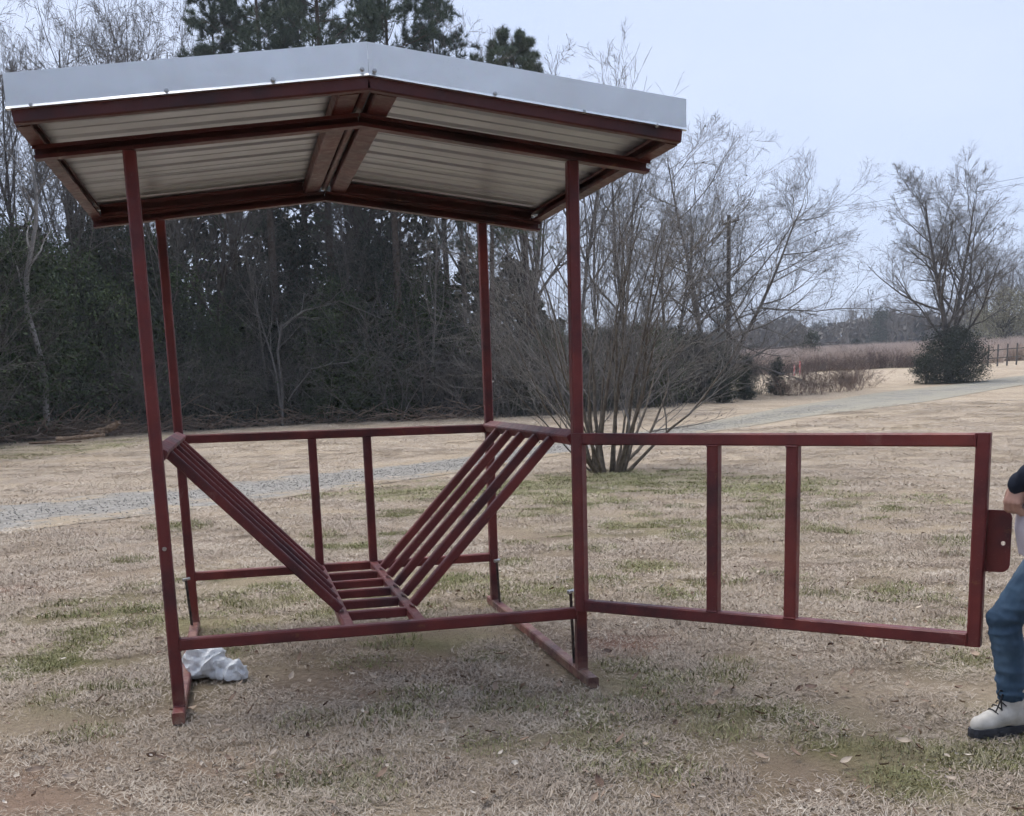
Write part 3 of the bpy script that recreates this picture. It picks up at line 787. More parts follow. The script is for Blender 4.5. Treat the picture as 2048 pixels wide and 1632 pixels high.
# pines: column, distance behind the edge, top row in the picture, seed, crown start, branches, branch length
PIN = [(560, 3, -190, 201, .42, 74, .15, 8), (488, 6, -30, 202, .42, 62, .125, 8), (675, 4, -240, 203, .42, 66, .18, 6), (805, 2, -150, 204, .42, 66, .17, 7), (905, 5, -10, 205, .42, 52, .18, 6), (625, 7, -120, 209, .4, 66, .15, 8),
       (1066, 6, 62, 206, .70, 48, .105, 9), (985, 3, 118, 207, .42, 44, .15, 6), (-230, 5, -60, 208, .45, 40, .17, 5), (735, 8, 10, 210, .3, 58, .17, 6)]
PLB = ['dense dark pine towering left of the roof peak', 'shorter dense pine left of the dense dark pine', 'tall sparse pine with visible trunk above the roof peak', 'tall pine with open crown right of the roof peak',
       'pine with a thin leaning branch tip over the right roof slope', 'dark pine filling the gap behind the two tallest', 'pine with a compact rounded top standing alone right of the roof peak', 'low scraggly pine just above the right roof slope',
       'pine outside the left edge of the wood', 'lower pine behind the roof peak']
for (px, bk, top, sd, t0, nb, bl, tu), lb in zip(PIN, PLB):
    p = edge(px, bk); h_ = height_to(px, top, p)
    place('pine_tree', pine_tree('pine', sd, h_, h_ * .011, t0, nb, bl, 5, max(4, tu - 2), nl=.30), p, rr.uniform(0, 6), 1.0, lb, 'tree')
# bare trees of the wood
wb = [bare_tree('wood_tree_a', 301, 10, .11, B_wood, B_wood, n1=12, spread=.6, l1=.4, t0=.35, dens=(6, 5, 4), wig=.12), bare_tree('wood_tree_b', 302, 10, .09, B_wood, B_wood, n1=14, spread=.5, l1=.36, t0=.3, dens=(6, 5, 4), lean=(.15, 0), wig=.14),
      bare_tree('wood_tree_c', 303, 10, .13, B_dark, B_wood, n1=12, spread=.7, l1=.45, t0=.3, dens=(6, 5, 4), stems=2), bare_tree('wood_tree_d', 304, 10, .07, B_grey, B_wood, n1=16, spread=.45, l1=.3, t0=.25, dens=(5, 5, 4), lean=(-.1, .1), wig=.16)]
WT = [(-640, 3, 40), (-560, 5, 90), (-470, 4, 60), (-380, 3, 120), (-300, 6, 80), (-220, 2, 60), (-140, 4, 100), (-70, 3, 70), (-25, 2, 160), (8, 4, 200), (40, 6, 128), (75, 3, 120), (110, 7, 112), (150, 2, 120), (185, 5, 112), (215, 8, 100), (245, 3, 98), (280, 5, 94), (312, 7, 70), (340, 2, 85),
      (372, 5, 82), (395, 8, 100), (430, 2, 240), (540, 1, 300), (615, 2, 240), (700, 1, 330), (790, 2, 260), (860, 1, 220), (930, 3, 160), (975, 6, 190), (1060, 5, 150), (1100, 7, 155), (1150, 9, 210), (1200, 8, 240), (1255, 12, 300)]
for i, (px, bk, top) in enumerate(WT):
    p = edge(px, bk + rr.uniform(0, 2)); h_ = height_to(px, top, p)
    if px < 430: lb = 'slender bare tree in the left part of the wood'; gp = 'bare trees in the left part of the wood'
    elif px < 900: lb = 'bare tree among the pines behind the feeder'; gp = 'bare trees among the pines'
    else: lb = 'thin bare tree at the right end of the wood beside the crape myrtle'; gp = 'bare trees at the right end of the wood'
    place('bare_tree', wb[i % 4], p, rr.uniform(0, 6), .6 + .4 * h_ / 10, lb, 'tree', gp, sz=h_ / 9.6)
# one crooked pale tree on the left
r = np.random.RandomState(9)
p = edge(85, -.5); h_ = height_to(150, 330, p)
crook = np.array([[[0, 0, -.1], [.15, 0, h_ * .25], [-.2, .1, h_ * .48], [-.1, .1, h_ * .6], [.35, .05, h_ * .78], [.5, 0, h_ * .9], [.42, 0, h_]]])
cR = np.array([[.11, .1, .09, .08, .06, .05, .03]])
cb = children(r, crook, cR, np.array([h_]), 9, .35, 1, .8, .2, .3, .6, .05, .12, 5, .3)
cc = children(r, cb[0], cb[1], cb[2], 6, .2, 1, .7, .2, .45, .6, .03, .12, 4, .4)
place('crooked_tree', [tubes_mesh('crooked_trunk', [(crook, cR, 8), (cb[0], cb[1], 5)], bark('pale_bark', (.16, .15, .14), (.34, .32, .30))), tubes_mesh('crooked_crown', [(cc[0], np.maximum(cc[1], .005), 3)], B_grey)], p, 0, 1.0,
      'pale crooked bare tree at the left edge of the wood', 'tree')
r = np.random.RandomState(19)
p = edge(560, -.3); h_ = height_to(560, 600, p)
sp0 = np.array([[[0, 0, -.1], [.1, 0, h_ * .35], [.0, .05, h_ * .6], [.25, 0, h_ * .8], [1.2, -.1, h_ * .92], [2.6, -.1, h_ * .98], [4.4, .1, h_ * .8]], [[0, 0, h_ * .1], [-.1, 0, h_ * .4], [-.25, .05, h_ * .6], [-.5, 0, h_ * .8], [-.7, -.1, h_ * .95], [-.6, -.1, h_ * 1.1], [-.9, .1, h_ * 1.25]],
                [[.3, 0, h_ * .2], [.6, 0, h_ * .3], [1.3, .05, h_ * .42], [2.1, 0, h_ * .5], [2.9, -.1, h_ * .48], [3.6, -.1, h_ * .6], [4.2, .1, h_ * .55]]]); sp0[:, :, 2] += r.normal(0, .08, (3, 7))
sR = np.array([[.07, .065, .055, .05, .042, .03, .012], [.05, .045, .04, .032, .026, .018, .008], [.035, .033, .03, .028, .024, .016, .008]])
cb = children(r, sp0, sR, np.full(3, h_), 9, .3, 1, .8, .2, .28, .6, .03, .14, 5, .3); cc = children(r, cb[0], cb[1], cb[2], 6, .2, 1, .7, .2, .45, .6, .03, .14, 4, .4)
place('crooked_tree', [tubes_mesh('sprawling_trunk', [(sp0, sR, 7), (cb[0], cb[1], 4)], bark('pale_bark_b', (.09, .083, .077), (.19, .178, .168))), tubes_mesh('sprawling_crown', [(cc[0], np.maximum(cc[1], .006), 3)], B_grey)], p, -YAW, 1.0,
      'small pale tree with a long bowed limb at the wood edge behind the feeder', 'tree')
# evergreens under and between
ev = [leafy('wood_evergreen_a', 401, 7, 4.6, 170, 170, .105, F_cedar, .35, .02, .25), leafy('wood_evergreen_b', 402, 6, 4.8, 170, 170, .105, F_broad, .05, .02, .25), leafy('wood_evergreen_c', 403, 5, 3.6, 150, 140, .09, F_cedar, .7, .02, .2)]
i = 0
for px in list(range(-680, 1010, 44)):
    p = edge(px + rr.uniform(-15, 15), rr.uniform(1.5, 4)); top = rr.uniform(430, 640) if px < 840 else rr.uniform(600, 700)
    h_ = height_to(px, top, p); q = i % 3; i += 1
    hb = (7, 6, 5)[q]
    place('wood_evergreen', ev[q], p, rr.uniform(0, 6), max(.7, h_ / hb * .95), ('dark cedar in the understorey of the wood', 'broad-leaved evergreen in the understorey of the wood', 'pointed dark cedar in the understorey of the wood')[q], 'tree',
          ('dark cedars in the understorey', 'broad-leaved evergreens in the understorey', 'pointed cedars in the understorey')[q], sz=h_ / hb)
for px, top in ((730, 700), (800, 735), (640, 740)):
    p = edge(px, .6); h_ = height_to(px, top, p)
    place('green_bush', ev[1], p, px, h_ / 6 * .9, {730: 'brighter green bush at the wood edge behind the feeder, tallest of three', 800: 'brighter green bush at the wood edge, right of three', 640: 'brighter green bush at the wood edge, left of three'}[px], 'bush', sz=h_ / 6)
# vines and brambles along the edge
vb = [brush('thicket_a', 501, 3.0, 3.6, 46, B_wood, 5, -.05), brush('thicket_b', 502, 5.0, 3.4, 34, B_wood, 5, -.07)]
vg = [brush('thicket_c', 503, 3.4, 3.2, 16, B_twig, 5, -.06)]
i = 0
for px in range(-640, 1500, 40):
    p = edge(px + rr.uniform(-12, 12), rr.uniform(.9, 2.4)); s_ = rr.uniform(.7, 1.3)
    if px > 1100: s_ *= rr.uniform(.9, 1.15)
    place('thicket', (vb + vg)[i % 3], p, rr.uniform(0, 6), s_, 'tangle of bare vines and brambles along the edge of the wood' if px < 1080 else 'bare brown brush behind the crape myrtle', 'thicket',
          'thickets along the edge of the wood' if px < 1080 else 'brush behind the crape myrtle', ('stems', 'twigs')); i += 1
# low evergreen brush right of the wood, behind the myrtle
for px, top in ((1050, 690), (1110, 660), (1170, 650), (1230, 655), (1290, 650), (1345, 660), (1395, 668), (1450, 690), (1495, 715)):
    p = edge(px, rr.uniform(1, 4)); h_ = height_to(px, top, p); q = i % 3; i += 1; hb = (7, 6, 5)[q]
    place('wood_evergreen', ev[q], p, rr.uniform(0, 6), h_ / hb * 1.0, 'dark evergreen in the low brush behind the crape myrtle', 'bush', 'evergreens behind the crape myrtle', sz=h_ / hb)
# depth of the wood: a mass of dark leaves and twigs behind
n = 60000; PXF = r.uniform(-900, 1130, n); bk = r.uniform(7, 20, n)
hor = np.array([ray(q, 785.5 - (q - 473) * .0277)[:2] for q in np.linspace(-900, 1130, 80)]); hor = hor / np.linalg.norm(hor, axis=1, keepdims=True)
hx = np.interp(PXF, np.linspace(-900, 1130, 80), hor[:, 0]); hy = np.interp(PXF, np.linspace(-900, 1130, 80), hor[:, 1]); dd = np.interp(PXF, EX, ED) + bk
X_, Y_ = CX + hx * dd, CY + hy * dd
topz = np.interp(PXF, [-900, -100, 0, 300, 420, 860, 900, 1000, 1130], [9.5, 9.0, 8.6, 9.6, 11, 11, 8, 7, 5.5])
hz = topz * r.rand(n) ** .8 * (.55 + .75 * vnoise(PXF, bk, .025, 8))
pts = np.stack([X_, Y_, terrain(X_, Y_) + hz], 1)
me1 = thicket('wood_interior', 5, pts[:38000], .42, F_cedar, .55)
tag(link('wood_interior', me1), 'dark evergreen depth of the wood behind its edge', 'woodland', kind='stuff')
tag(link('wood_interior_leaves', thicket('wood_interior_leaves', 6, pts[38000:], .34, F_dead, .4)), 'dead brown leaves and twigs deep in the wood', 'woodland', kind='stuff')

# fallen logs and slash along the edge on the left
def log_mesh(name, seed, L, rad, stubs=4):
    r = np.random.RandomState(seed)
    a = polyline(r, np.array([[-L / 2, 0, rad]]), np.array([[1.0, 0, 0]]), np.array([L]), 9, .11, 0); a[:, :, 2] = np.maximum(a[:, :, 2], rad * .8)
    R = rad * np.linspace(1, .6, 9)[None] * r.uniform(.82, 1.18, (1, 9))
    c = children(r, a, R, np.array([L]), stubs, .2, .95, .9, .3, .22, .4, .05, .1, 4, .5)
    v, f_ = tubes(a, R, 9); v += r.normal(0, rad * .09, v.shape); v2, f2 = tubes(c[0], c[1], 5, len(v))
    return np_mesh(name, np.concatenate([v, v2]), [np.concatenate([f_, f2]), np.array([list(range(8, -1, -1))]), np.array([list(range(72, 81))])], None, False)
M_log = bark('log_wood', (.10, .065, .045), (.36, .26, .18), 9)
for i, (px, py, L, rad, az, tilt, lb) in enumerate([(45, 868, 2.2, .06, .35, .34, 'long pale limb propped up at the far left edge of the wood'), (165, 884, 1.5, .085, .3, .08, 'tan log lying on the grass left of the cut log'), (212, 876, 1.1, .13, -.35, .1, 'thick cut log with pale end near the left front post'),
                                              (252, 868, 1.4, .07, -.3, .12, 'grey bleached branch right of the thick cut log'), (112, 888, 1.6, .035, .05, .0, 'thin pale branch lying flat on the grass below the logs'), (390, 852, 2.6, .06, .3, .15, 'thin bent branch in the slash right of the left posts'), (470, 850, 2.0, .05, -.15, .1, 'thin grey branch in the slash behind the rear left post')]):
    me = log_mesh('log', 600 + i, L, rad); me.materials.append(M_log if i not in (3, 6) else B_grey)
    p = ground_at(px, py); o = link('fallen_log', me); o.location = p + np.array([0, 0, .02 + abs(math.sin(tilt)) * L / 2]); o.rotation_euler = (0, -tilt, -YAW + az); tag(o, lb, 'log', 'fallen logs along the wood edge')
# stump
p = ground_at(92, 876); st = np.array([[[0, 0, -.1], [0, 0, .12], [.02, 0, .35], [.03, .01, .62]]]); v, f_ = tubes(st, np.array([[.3, .22, .17, .16]]), 10)
o = link('stump', np_mesh('stump', v, [f_, np.array([list(range(30, 40))])], B_grey, True)); o.location = p; tag(o, 'grey broken stump beside the propped pale limb', 'stump')
# slash: small sticks
r = np.random.RandomState(33); n = 1500
pp = np.array([edge(q, b_) for q, b_ in zip(np.where(r.rand(n) < .45, r.normal(120, 110, n), r.uniform(-300, 960, n)), r.normal(-.2, .6, n))]); a = r.uniform(0, 6.283, n)
dS = np.stack([np.cos(a), np.sin(a), r.normal(.1, .25, n)], 1); st = polyline(r, pp + np.array([0, 0, .05]) + np.stack([0 * a, 0 * a, np.abs(r.normal(0, .2, n))], 1), dS, r.uniform(.3, 1.6, n), 4, .12, 0)
tag(link('slash', tubes_mesh('slash', [(st, r.uniform(.008, .028, n)[:, None] * np.linspace(1, .5, 4)[None], 4)], bark('slash_wood', (.13, .09, .07), (.30, .23, .18)))), 'litter of broken sticks along the foot of the wood', 'sticks', kind='stuff')

# unseen trees added behind the camera to shade the feeder's faces from the low sky
r = np.random.RandomState(88); n = 34000; th = r.uniform(-1.25, 1.25, n) + math.pi + YAW; dd = r.uniform(17, 23, n)
X_, Y_ = CX + np.sin(th) * dd, CY + np.cos(th) * dd
Z_ = 8.5 * r.rand(n) ** .75 * (.6 + .6 * vnoise(th * 9, dd * .1, 1.0, 8))
tag(link('added_tree_belt', thicket('added_tree_belt', 15, np.stack([X_, Y_, Z_], 1), .55, F_cedar, .6)), 'unseen belt of trees added behind the viewpoint to shade the feeder', 'woodland', kind='stuff')

# ------------------------------------------------------------------ hay feeder
T = 0.0508; H2 = T / 2; W = 1.83; D = 1.894
ZB, ZT = 0.3213, 1.1236
SL, ZR, E1, E2, OV = 0.1246, 2.4456, 0.3525, 0.3614, 0.3906
XA, XB = 0.7522, 1.0764
def paint_mat(name, k=.68):
    m = NT(name); p = m.pos()
    n1 = m.noise(2.6, 4, .6, p); n2 = m.noise(24, 5, .7, p); n3 = m.noise(160, 2, .5, p)
    c = m.ramp(n1, [(.36, (.085 * k, .019 * k, .026 * k)), (.47, (.17 * k, .028 * k, .030 * k)), (.58, (.225 * k, .036 * k, .034 * k)), (.68, (.29 * k, .052 * k, .043 * k))])
    c = m.mix(m.ramp(n2, [(.58, 0.0), (.75, .5)]), c, (.10, .035, .04))
    c = m.mix(m.ramp(n3, [(.66, 0.0), (.75, .35)]), c, (.34, .19, .16))
    sx = m.n('SeparateXYZ'); m.l(p, sx.inputs[0])
    n4 = m.noise(7, 6, .75, p, .8); rust = m.noise(11, 5, .8, p)
    c = m.mix(m.ramp(rust, [(.64, 0.0), (.70, .55)]), c, (.20, .085, .035))
    dust = m.math('MULTIPLY', m.ramp(sx.outputs[2], [(.0, 1.0), (.16, 0.0)]), m.ramp(n4, [(.4, 0.0), (.62, .75)]))
    c = m.mix(dust, c, (.30, .21, .15))
    c = m.mix(m.ramp(n4, [(.62, 0.0), (.72, .3)]), c, (.30, .17, .14))
    m.bump(m.math('ADD', n2, m.math('MULTIPLY', n3, .3)), .12, .004)
    return m.fin(c, m.ramp(n2, [(.3, .36), (.7, .62)]), 0, .5)
M_red = paint_mat('red_oxide_paint')
M_red_dark = paint_mat('dark_red_oxide_paint', .34)  # darker mix of the same red paint, used on the roof framing
def galv(name, r0, r1, base):
    m = NT(name); p = m.pos()
    v = m.n('TexVoronoi'); v.inputs['Scale'].default_value = 60; m.l(p, v.inputs['Vector'])
    n = m.noise(3, 4, .6, p)
    c = m.mix(m.ramp(n, [(.35, 0.0), (.7, .5)]), base, [x * .82 for x in base])
    c = m.mix(.015, c, v.outputs['Color'])
    m.bump(m.noise(4.5, 3, .5, p), .10, .02)
    return m.fin(c, m.ramp(n, [(.3, r0), (.7, r1)]), 1.0, .5)
M_galv = galv('galvalume_sheet', .38, .5, (.44, .465, .50))
M_trim = galv('galvalume_trim', .30, .42, (.84, .86, .865))
m = NT('zinc_screw'); M_screw = m.fin((.45, .45, .45), .35, 1.0)
m = NT('dark_steel'); M_steel = m.fin(m.ramp(m.noise(40, 3, .6, m.pos()), [(.4, (.03, .025, .025)), (.7, (.11, .08, .07))]), .55, .6)

def tube(name, p0, p1, w, h, parent, mat=M_red if True else None, side=None, c=.006):
    """chamfered box section from p0 to p1; side = the direction the width w lies along"""
    p0 = Vector(p0); p1 = Vector(p1); ax = (p1 - p0).normalized()
    if side is None:
        side = Vector((1, 0, 0)) if abs(ax.x) < .9 else Vector((0, 1, 0))
    side = Vector(side); side = (side - ax * side.dot(ax)).normalized(); upv = ax.cross(side)
    a, b = w / 2, h / 2
    prof = [(-a + c, -b), (a - c, -b), (a, -b + c), (a, b - c), (a - c, b), (-a + c, b), (-a, b - c), (-a, -b + c)]
    V = []
    mid = (p0 + p1) / 2
    for e in (p0, p1):
        V += [tuple(e + side * x + upv * y) for x, y in prof]
    F = [(i, (i + 1) % 8, 8 + (i + 1) % 8, 8 + i) for i in range(8)]
    me = bpy.data.meshes.new(name); me.from_pydata(V, [], F + [tuple(range(7, -1, -1)), tuple(range(8, 16))])
    me.materials.append(mat); me.update()
    return link(name, me, parent)

def channel(name, p0, p1, w, h, parent, open_dir, l=.014, t=.0035, mat=None):
    """lipped steel channel from p0 to p1, open towards open_dir"""
    p0 = Vector(p0); p1 = Vector(p1); ax = (p1 - p0).normalized(); sd = Vector(open_dir); sd = (sd - ax * sd.dot(ax)).normalized(); uv = ax.cross(sd)
    a, b = w / 2, h / 2
    pr = [(-a, -b), (a, -b), (a, -b + l), (a - t, -b + l), (a - t, -b + t), (-a + t, -b + t), (-a + t, b - t), (a - t, b - t), (a - t, b - l), (a, b - l), (a, b), (-a, b)]
    V = [tuple(e + sd * x + uv * y) for e in (p0, p1) for x, y in pr]; n = len(pr)
    F = [(i, (i + 1) % n, n + (i + 1) % n, n + i) for i in range(n)] + [tuple(range(n - 1, -1, -1)), tuple(range(n, 2 * n))]
    bm = bmesh.new(); vs_ = [bm.verts.new(v) for v in V]
    for q in F: bm.faces.new([vs_[i] for i in q])
    bmesh.ops.recalc_face_normals(bm, faces=bm.faces); me = bpy.data.meshes.new(name); bm.to_mesh(me); bm.free(); me.materials.append(mat or M_red_dark)
    return link(name, me, parent)

def bead(name, c0, c1, rad, parent, mat):
    """lumpy weld bead along an edge"""
    rn = random.Random(hash((round(c0[0], 3), round(c0[1], 3), round(c0[2], 3))) & 0xffff)
    c0 = Vector(c0); c1 = Vector(c1); n = max(3, int((c1 - c0).length / .008)); ax = (c1 - c0).normalized()
    s = ax.orthogonal().normalized(); t = ax.cross(s); V = []; F = []
    for i in range(n):
        p = c0.lerp(c1, i / (n - 1)); q = rad * rn.uniform(.7, 1.2)
        for j in range(5):
            a = j * 2 * math.pi / 5; V.append(tuple(p + s * math.cos(a) * q + t * math.sin(a) * q))
    for i in range(n - 1):
        for j in range(5): F.append((i * 5 + j, i * 5 + (j + 1) % 5, i * 5 + 5 + (j + 1) % 5, i * 5 + 5 + j))
    me = bpy.data.meshes.new(name); me.from_pydata(V, [], F); me.materials.append(mat); me.update()
    return link(name, me, parent)

feeder = empty('hay_feeder', (0, 0, 0))
tag(feeder, 'red steel round bale hay feeder with galvanised gable roof and open gate', 'hay feeder')
def rz(x, add=0.0): return ZR + add - SL * abs(x - W / 2)
SKB = -0.002
for x in (0, W):
    tube('skid', (x, -H2 - (.105 if x == 0 else .16), SKB + H2 + .002), (x, D + H2 + .105, SKB + H2 + .002), T, T, feeder)
for x in (0, W):
    for y in (0, D):
        p_ = tube('post', (x, y, SKB + T + .002), (x, y, rz(x) - .004 + .002), T, T, feeder)
        for sg in (-1, 1):
            bead('weld', (x - H2, y + sg * (H2 + .001), SKB + T + .004), (x + H2, y + sg * (H2 + .001), SKB + T + .004), .004, p_, M_red)
for (x, y, z, nx) in [(H2, 0, ZB, 1), (W - H2, 0, ZB, -1), (H2, D, ZB, 1), (W - H2, D, ZB, -1), (H2, D, ZT, 1), (W - H2, D, ZT, -1)]:
    for dz in (-H2, H2):
        bead('weld', (x + nx * .001, y - H2, z + dz), (x + nx * .001, y + H2, z + dz), .0045, feeder, M_red)
    bead('weld', (x + nx * .001, y - H2, z - H2), (x + nx * .001, y - H2, z + H2), .0045, feeder, M_red)
# end rails: front bottom, rear bottom, rear top
tube('rail', (H2, 0, ZB), (W - H2, 0, ZB), T, T, feeder)
tube('rail', (H2, D, ZB), (W - H2, D, ZB), T, T, feeder)
tube('rail', (H2, D, ZT), (W - H2, D, ZT), T, T, feeder)
for x in (XA, XB):
    tube('rear_bar', (x, D, ZB + H2), (x, D, ZT - H2), T - .002, T - .002, feeder)
# side top rails (a little wider than the posts, tipped inwards)
for sg, x in ((1, 0.0), (-1, W)):
    tube('side_rail', (x + sg * .006, H2, ZT + .012), (x + sg * .006, D - H2, ZT + .012), .062, T, feeder, side=(1, 0, -.55 * sg))
# cradle: two floor rails, five rungs, five slats each side
for x in (XA, XB):
    tube('floor_rail', (x, H2, ZB), (x, D - H2, ZB), T - .003, T - .003, feeder)
def rung_y(px, py):
    d = ray(px, py); return CY + d[1] * (ZB + .022 - CZ) / d[2]
ys = [rung_y(x, y) for x, y in ((770, 1217), (760, 1196), (748, 1176), (738, 1158), (728, 1142))]
print('rungs', ys)
for y in ys:
    tube('rung', (XA + H2, y, ZB), (XB - H2, y, ZB), .044, .044, feeder)
for y in ys:
    for sg, xt, xb in ((1, 0.0, XA), (-1, W, XB)):
        a = Vector((xt + sg * .028, y, ZT - .005)); b = Vector((xb - sg * .012, y, ZB + .036))
        tube('slat', a, b, .043, .043, feeder, side=(0, 1, 0))
        bead('weld', (b.x + sg * .012, y - .022, ZB + H2 + .004), (b.x + sg * .012, y + .022, ZB + H2 + .004), .005, feeder, M_red)

# roof frame: two trusses on the posts, front rafter, eave and ridge purlins above
XC = W / 2
cs = math.cos(math.atan(SL)); VT = T / cs
for y in (0, D):
    for sg in (-1, 1):
        xe = XC + sg * (W / 2 + E1)
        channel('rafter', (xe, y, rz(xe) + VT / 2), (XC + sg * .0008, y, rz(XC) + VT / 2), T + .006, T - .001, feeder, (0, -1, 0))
PH = 0.062
for sg in (-1, 1):
    xe = XC + sg * (W / 2 + E2)
    tube('front_rafter', (xe, -OV + H2, rz(xe, VT) + .055), (XC + sg * .0008, -OV + H2, rz(XC, VT) + .055), .045, .104, feeder, mat=M_red_dark, side=(0, 1, 0))
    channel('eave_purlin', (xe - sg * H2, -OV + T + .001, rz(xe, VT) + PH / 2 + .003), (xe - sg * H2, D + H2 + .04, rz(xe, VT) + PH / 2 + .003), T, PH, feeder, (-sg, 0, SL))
    xq = XC + sg * .075
    tube('ridge_purlin', (xq, -OV + T + .001, rz(xq, VT) + PH / 2), (xq, D + H2 + .04, rz(xq, VT) + PH / 2), .085, PH - .004, feeder, mat=M_red_dark, side=(1, 0, -SL * sg))
for sg in (-1, 1):
    xe = XC + sg * (W / 2 + E2 - T - .002)
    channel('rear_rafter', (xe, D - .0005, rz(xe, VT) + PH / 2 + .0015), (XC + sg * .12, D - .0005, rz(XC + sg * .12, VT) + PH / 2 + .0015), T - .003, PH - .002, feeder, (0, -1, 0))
tube('ridge_bar', (XC, -OV + T + .002, rz(XC, VT) + .035), (XC, D + H2 + .03, rz(XC, VT) + .035), .03, .04, feeder, mat=M_red_dark)

# ribbed roof panels: three per slope, running from the ridge to the eave
rib = []
PW = (OV + D + .12) / 3
def panel_profile(y0, y1):
    pts = []
    npitch = 3; pitch = (y1 - y0) / npitch
    for k in range(npitch):
        b = y0 + k * pitch
        pts += [(b, 0.0), (b + .018, .021), (b + .045, .021), (b + .065, 0.0)]
        for q in (.5,):
            m_ = b + pitch * q + .014
            pts += [(m_, 0.0), (m_ + .007, .0045), (m_ + .015, .0045), (m_ + .022, 0)]
    pts.append((y1, 0.0))
    return pts
for sg in (-1, 1):
    for k in range(3):
        y0 = -OV + .004 + k * PW; y1 = y0 + PW + (.03 if k < 2 else 0)
        pr = panel_profile(y0, y1); lift = .0016 * (k % 2)
        V = []; n = len(pr)
        xe = XC + sg * (W / 2 + E2 + .006)
        for x in (XC + sg * .006, xe):
            for (y, z) in pr: V.append((x, y, rz(x, VT) + PH + .006 + z + lift))
        for x in (XC + sg * .006, xe):
            for (y, z) in pr: V.append((x, y, rz(x, VT) + PH + .0052 + z + lift))
        F = [(i, i + 1, n + i + 1, n + i) for i in range(n - 1)] + [(2 * n + i + 1, 2 * n + i, 3 * n + i, 3 * n + i + 1) for i in range(n - 1)]
        me = bpy.data.meshes.new('roof_panel'); me.from_pydata(V, [], F); me.materials.append(M_galv); me.update()
        link('roof_panel', me, feeder)
# trim along the front (and the same at the rear), cap on the ridge
def trim(sg, yf, yb, face):
    """folded flashing: lip, vertical face, top flange; yf outer face, yb flange end"""
    ins = 1 if yb > yf else -1
    prof = [(yf + ins * .012, .049), (yf - ins * .010, .050), (yf, .060), (yf, .170), (yf + ins * .03, .172), (yb, .150)]
    xs = np.linspace(0, 1, 9); V = []; n = len(prof)
    for tt in xs:
        x = XC + sg * (.0006 + tt * (W / 2 + E2 + .012))
        for (y, z) in prof:
            wob = .0012 * math.sin(tt * 9 + sg) if z > .055 else 0
            V.append((x, y + wob, rz(x, VT) + z))
    F = [(i * n + j, i * n + j + 1, (i + 1) * n + j + 1, (i + 1) * n + j) for i in range(8) for j in range(n - 1)]
    me = bpy.data.meshes.new('trim'); me.from_pydata(V, [], F); me.materials.append(M_trim); me.update()
    so = link('trim', me, feeder)
    md = so.modifiers.new('thick', 'SOLIDIFY'); md.thickness = .0012; md.offset = 0
    return so
screw_me = None
def screw_mesh():
    V = []; F = []
    for (rad, y) in ((.0095, 0), (.0095, -.0025), (.006, -.003), (.006, -.008), (.0045, -.0095)):
        for j in range(6):
            a = j * math.pi / 3; V.append((rad * math.cos(a), y, rad * math.sin(a)))
    for i in range(4):
        for j in range(6): F.append((i * 6 + j, i * 6 + (j + 1) % 6, i * 6 + 6 + (j + 1) % 6, i * 6 + 6 + j))
    F.append(tuple(range(24, 30)))
    me = bpy.data.meshes.new('screw'); me.from_pydata(V, [], F); me.materials.append(M_screw); me.update()
    return me
screw_me = screw_mesh()
YF = -OV - .006
tl = {-1: trim(-1, YF, YF + .14, 1), 1: trim(1, YF, YF + .14, 1)}
def on_plane(px, py, y):
    d = ray(px, py); k = (y - CY) / d[1]; return np.array([CX, CY, CZ]) + d * k
for (px, py) in [(62, 211), (333, 182), (546, 160), (724, 139), (749, 142), (990, 188), (1168, 224), (1313, 251)]:
    p = on_plane(px, py, YF); s_ = link('screw', screw_me, tl[-1 if p[0] < XC else 1]); s_.location = (p[0], YF - .001, p[2])
YR = D + H2 + .055
for sg in (-1, 1): trim(sg, YR, YR - .14, -1)
# ridge cap
V = []; ca = [(-.15, .02), (-.145, .024), (0, .036), (.145, .024), (.15, .02)]
for y in (YF + .15, YR - .15):
    for (x, z) in ca: V.append((XC + x, y, rz(XC + x, VT) + PH + z + .004))
F = [(i, i + 1, 6 + i, 5 + i) for i in range(4)]
me = bpy.data.meshes.new('ridge_cap'); me.from_pydata(V, [], F); me.materials.append(M_trim); me.update()
link('ridge_cap', me, feeder)

# swung-open gate
GA, WG, GZB, GZT, G1, G2 = 0.8014, 1.775, 0.3729, 1.1334, .677, 1.022
gate = empty('gate', (W - .033, -T - .006, 0)); gate.parent = feeder
gate.rotation_euler = (0, 0, -GA)
def gt(name, a, b, side=None): return tube(name, a, b, T, T, gate, side=side)
gt('stile', (H2, 0, GZB - H2), (H2, 0, GZT + H2)); gt('stile', (WG - H2, 0, GZB - H2), (WG - H2, 0, GZT + H2))
for z in (GZB, GZT): gt('rail', (T, 0, z), (WG - T, 0, z), side=(0, 1, 0))
for x in (G1, G2): gt('bar', (x, 0, GZB + H2), (x, 0, GZT - H2))
for x in (G1, G2):
    for z, dz in ((GZB + H2, 1), (GZT - H2, -1)):
        bead('weld', (x - H2, -H2, z + dz * .001), (x + H2, -H2, z + dz * .001), .0045, gate, M_red)
for x in (T, WG - T):
    for z in (GZB, GZT):
        bead('weld', (x, -H2, z - H2), (x, -H2, z + H2), .004, gate, M_red)
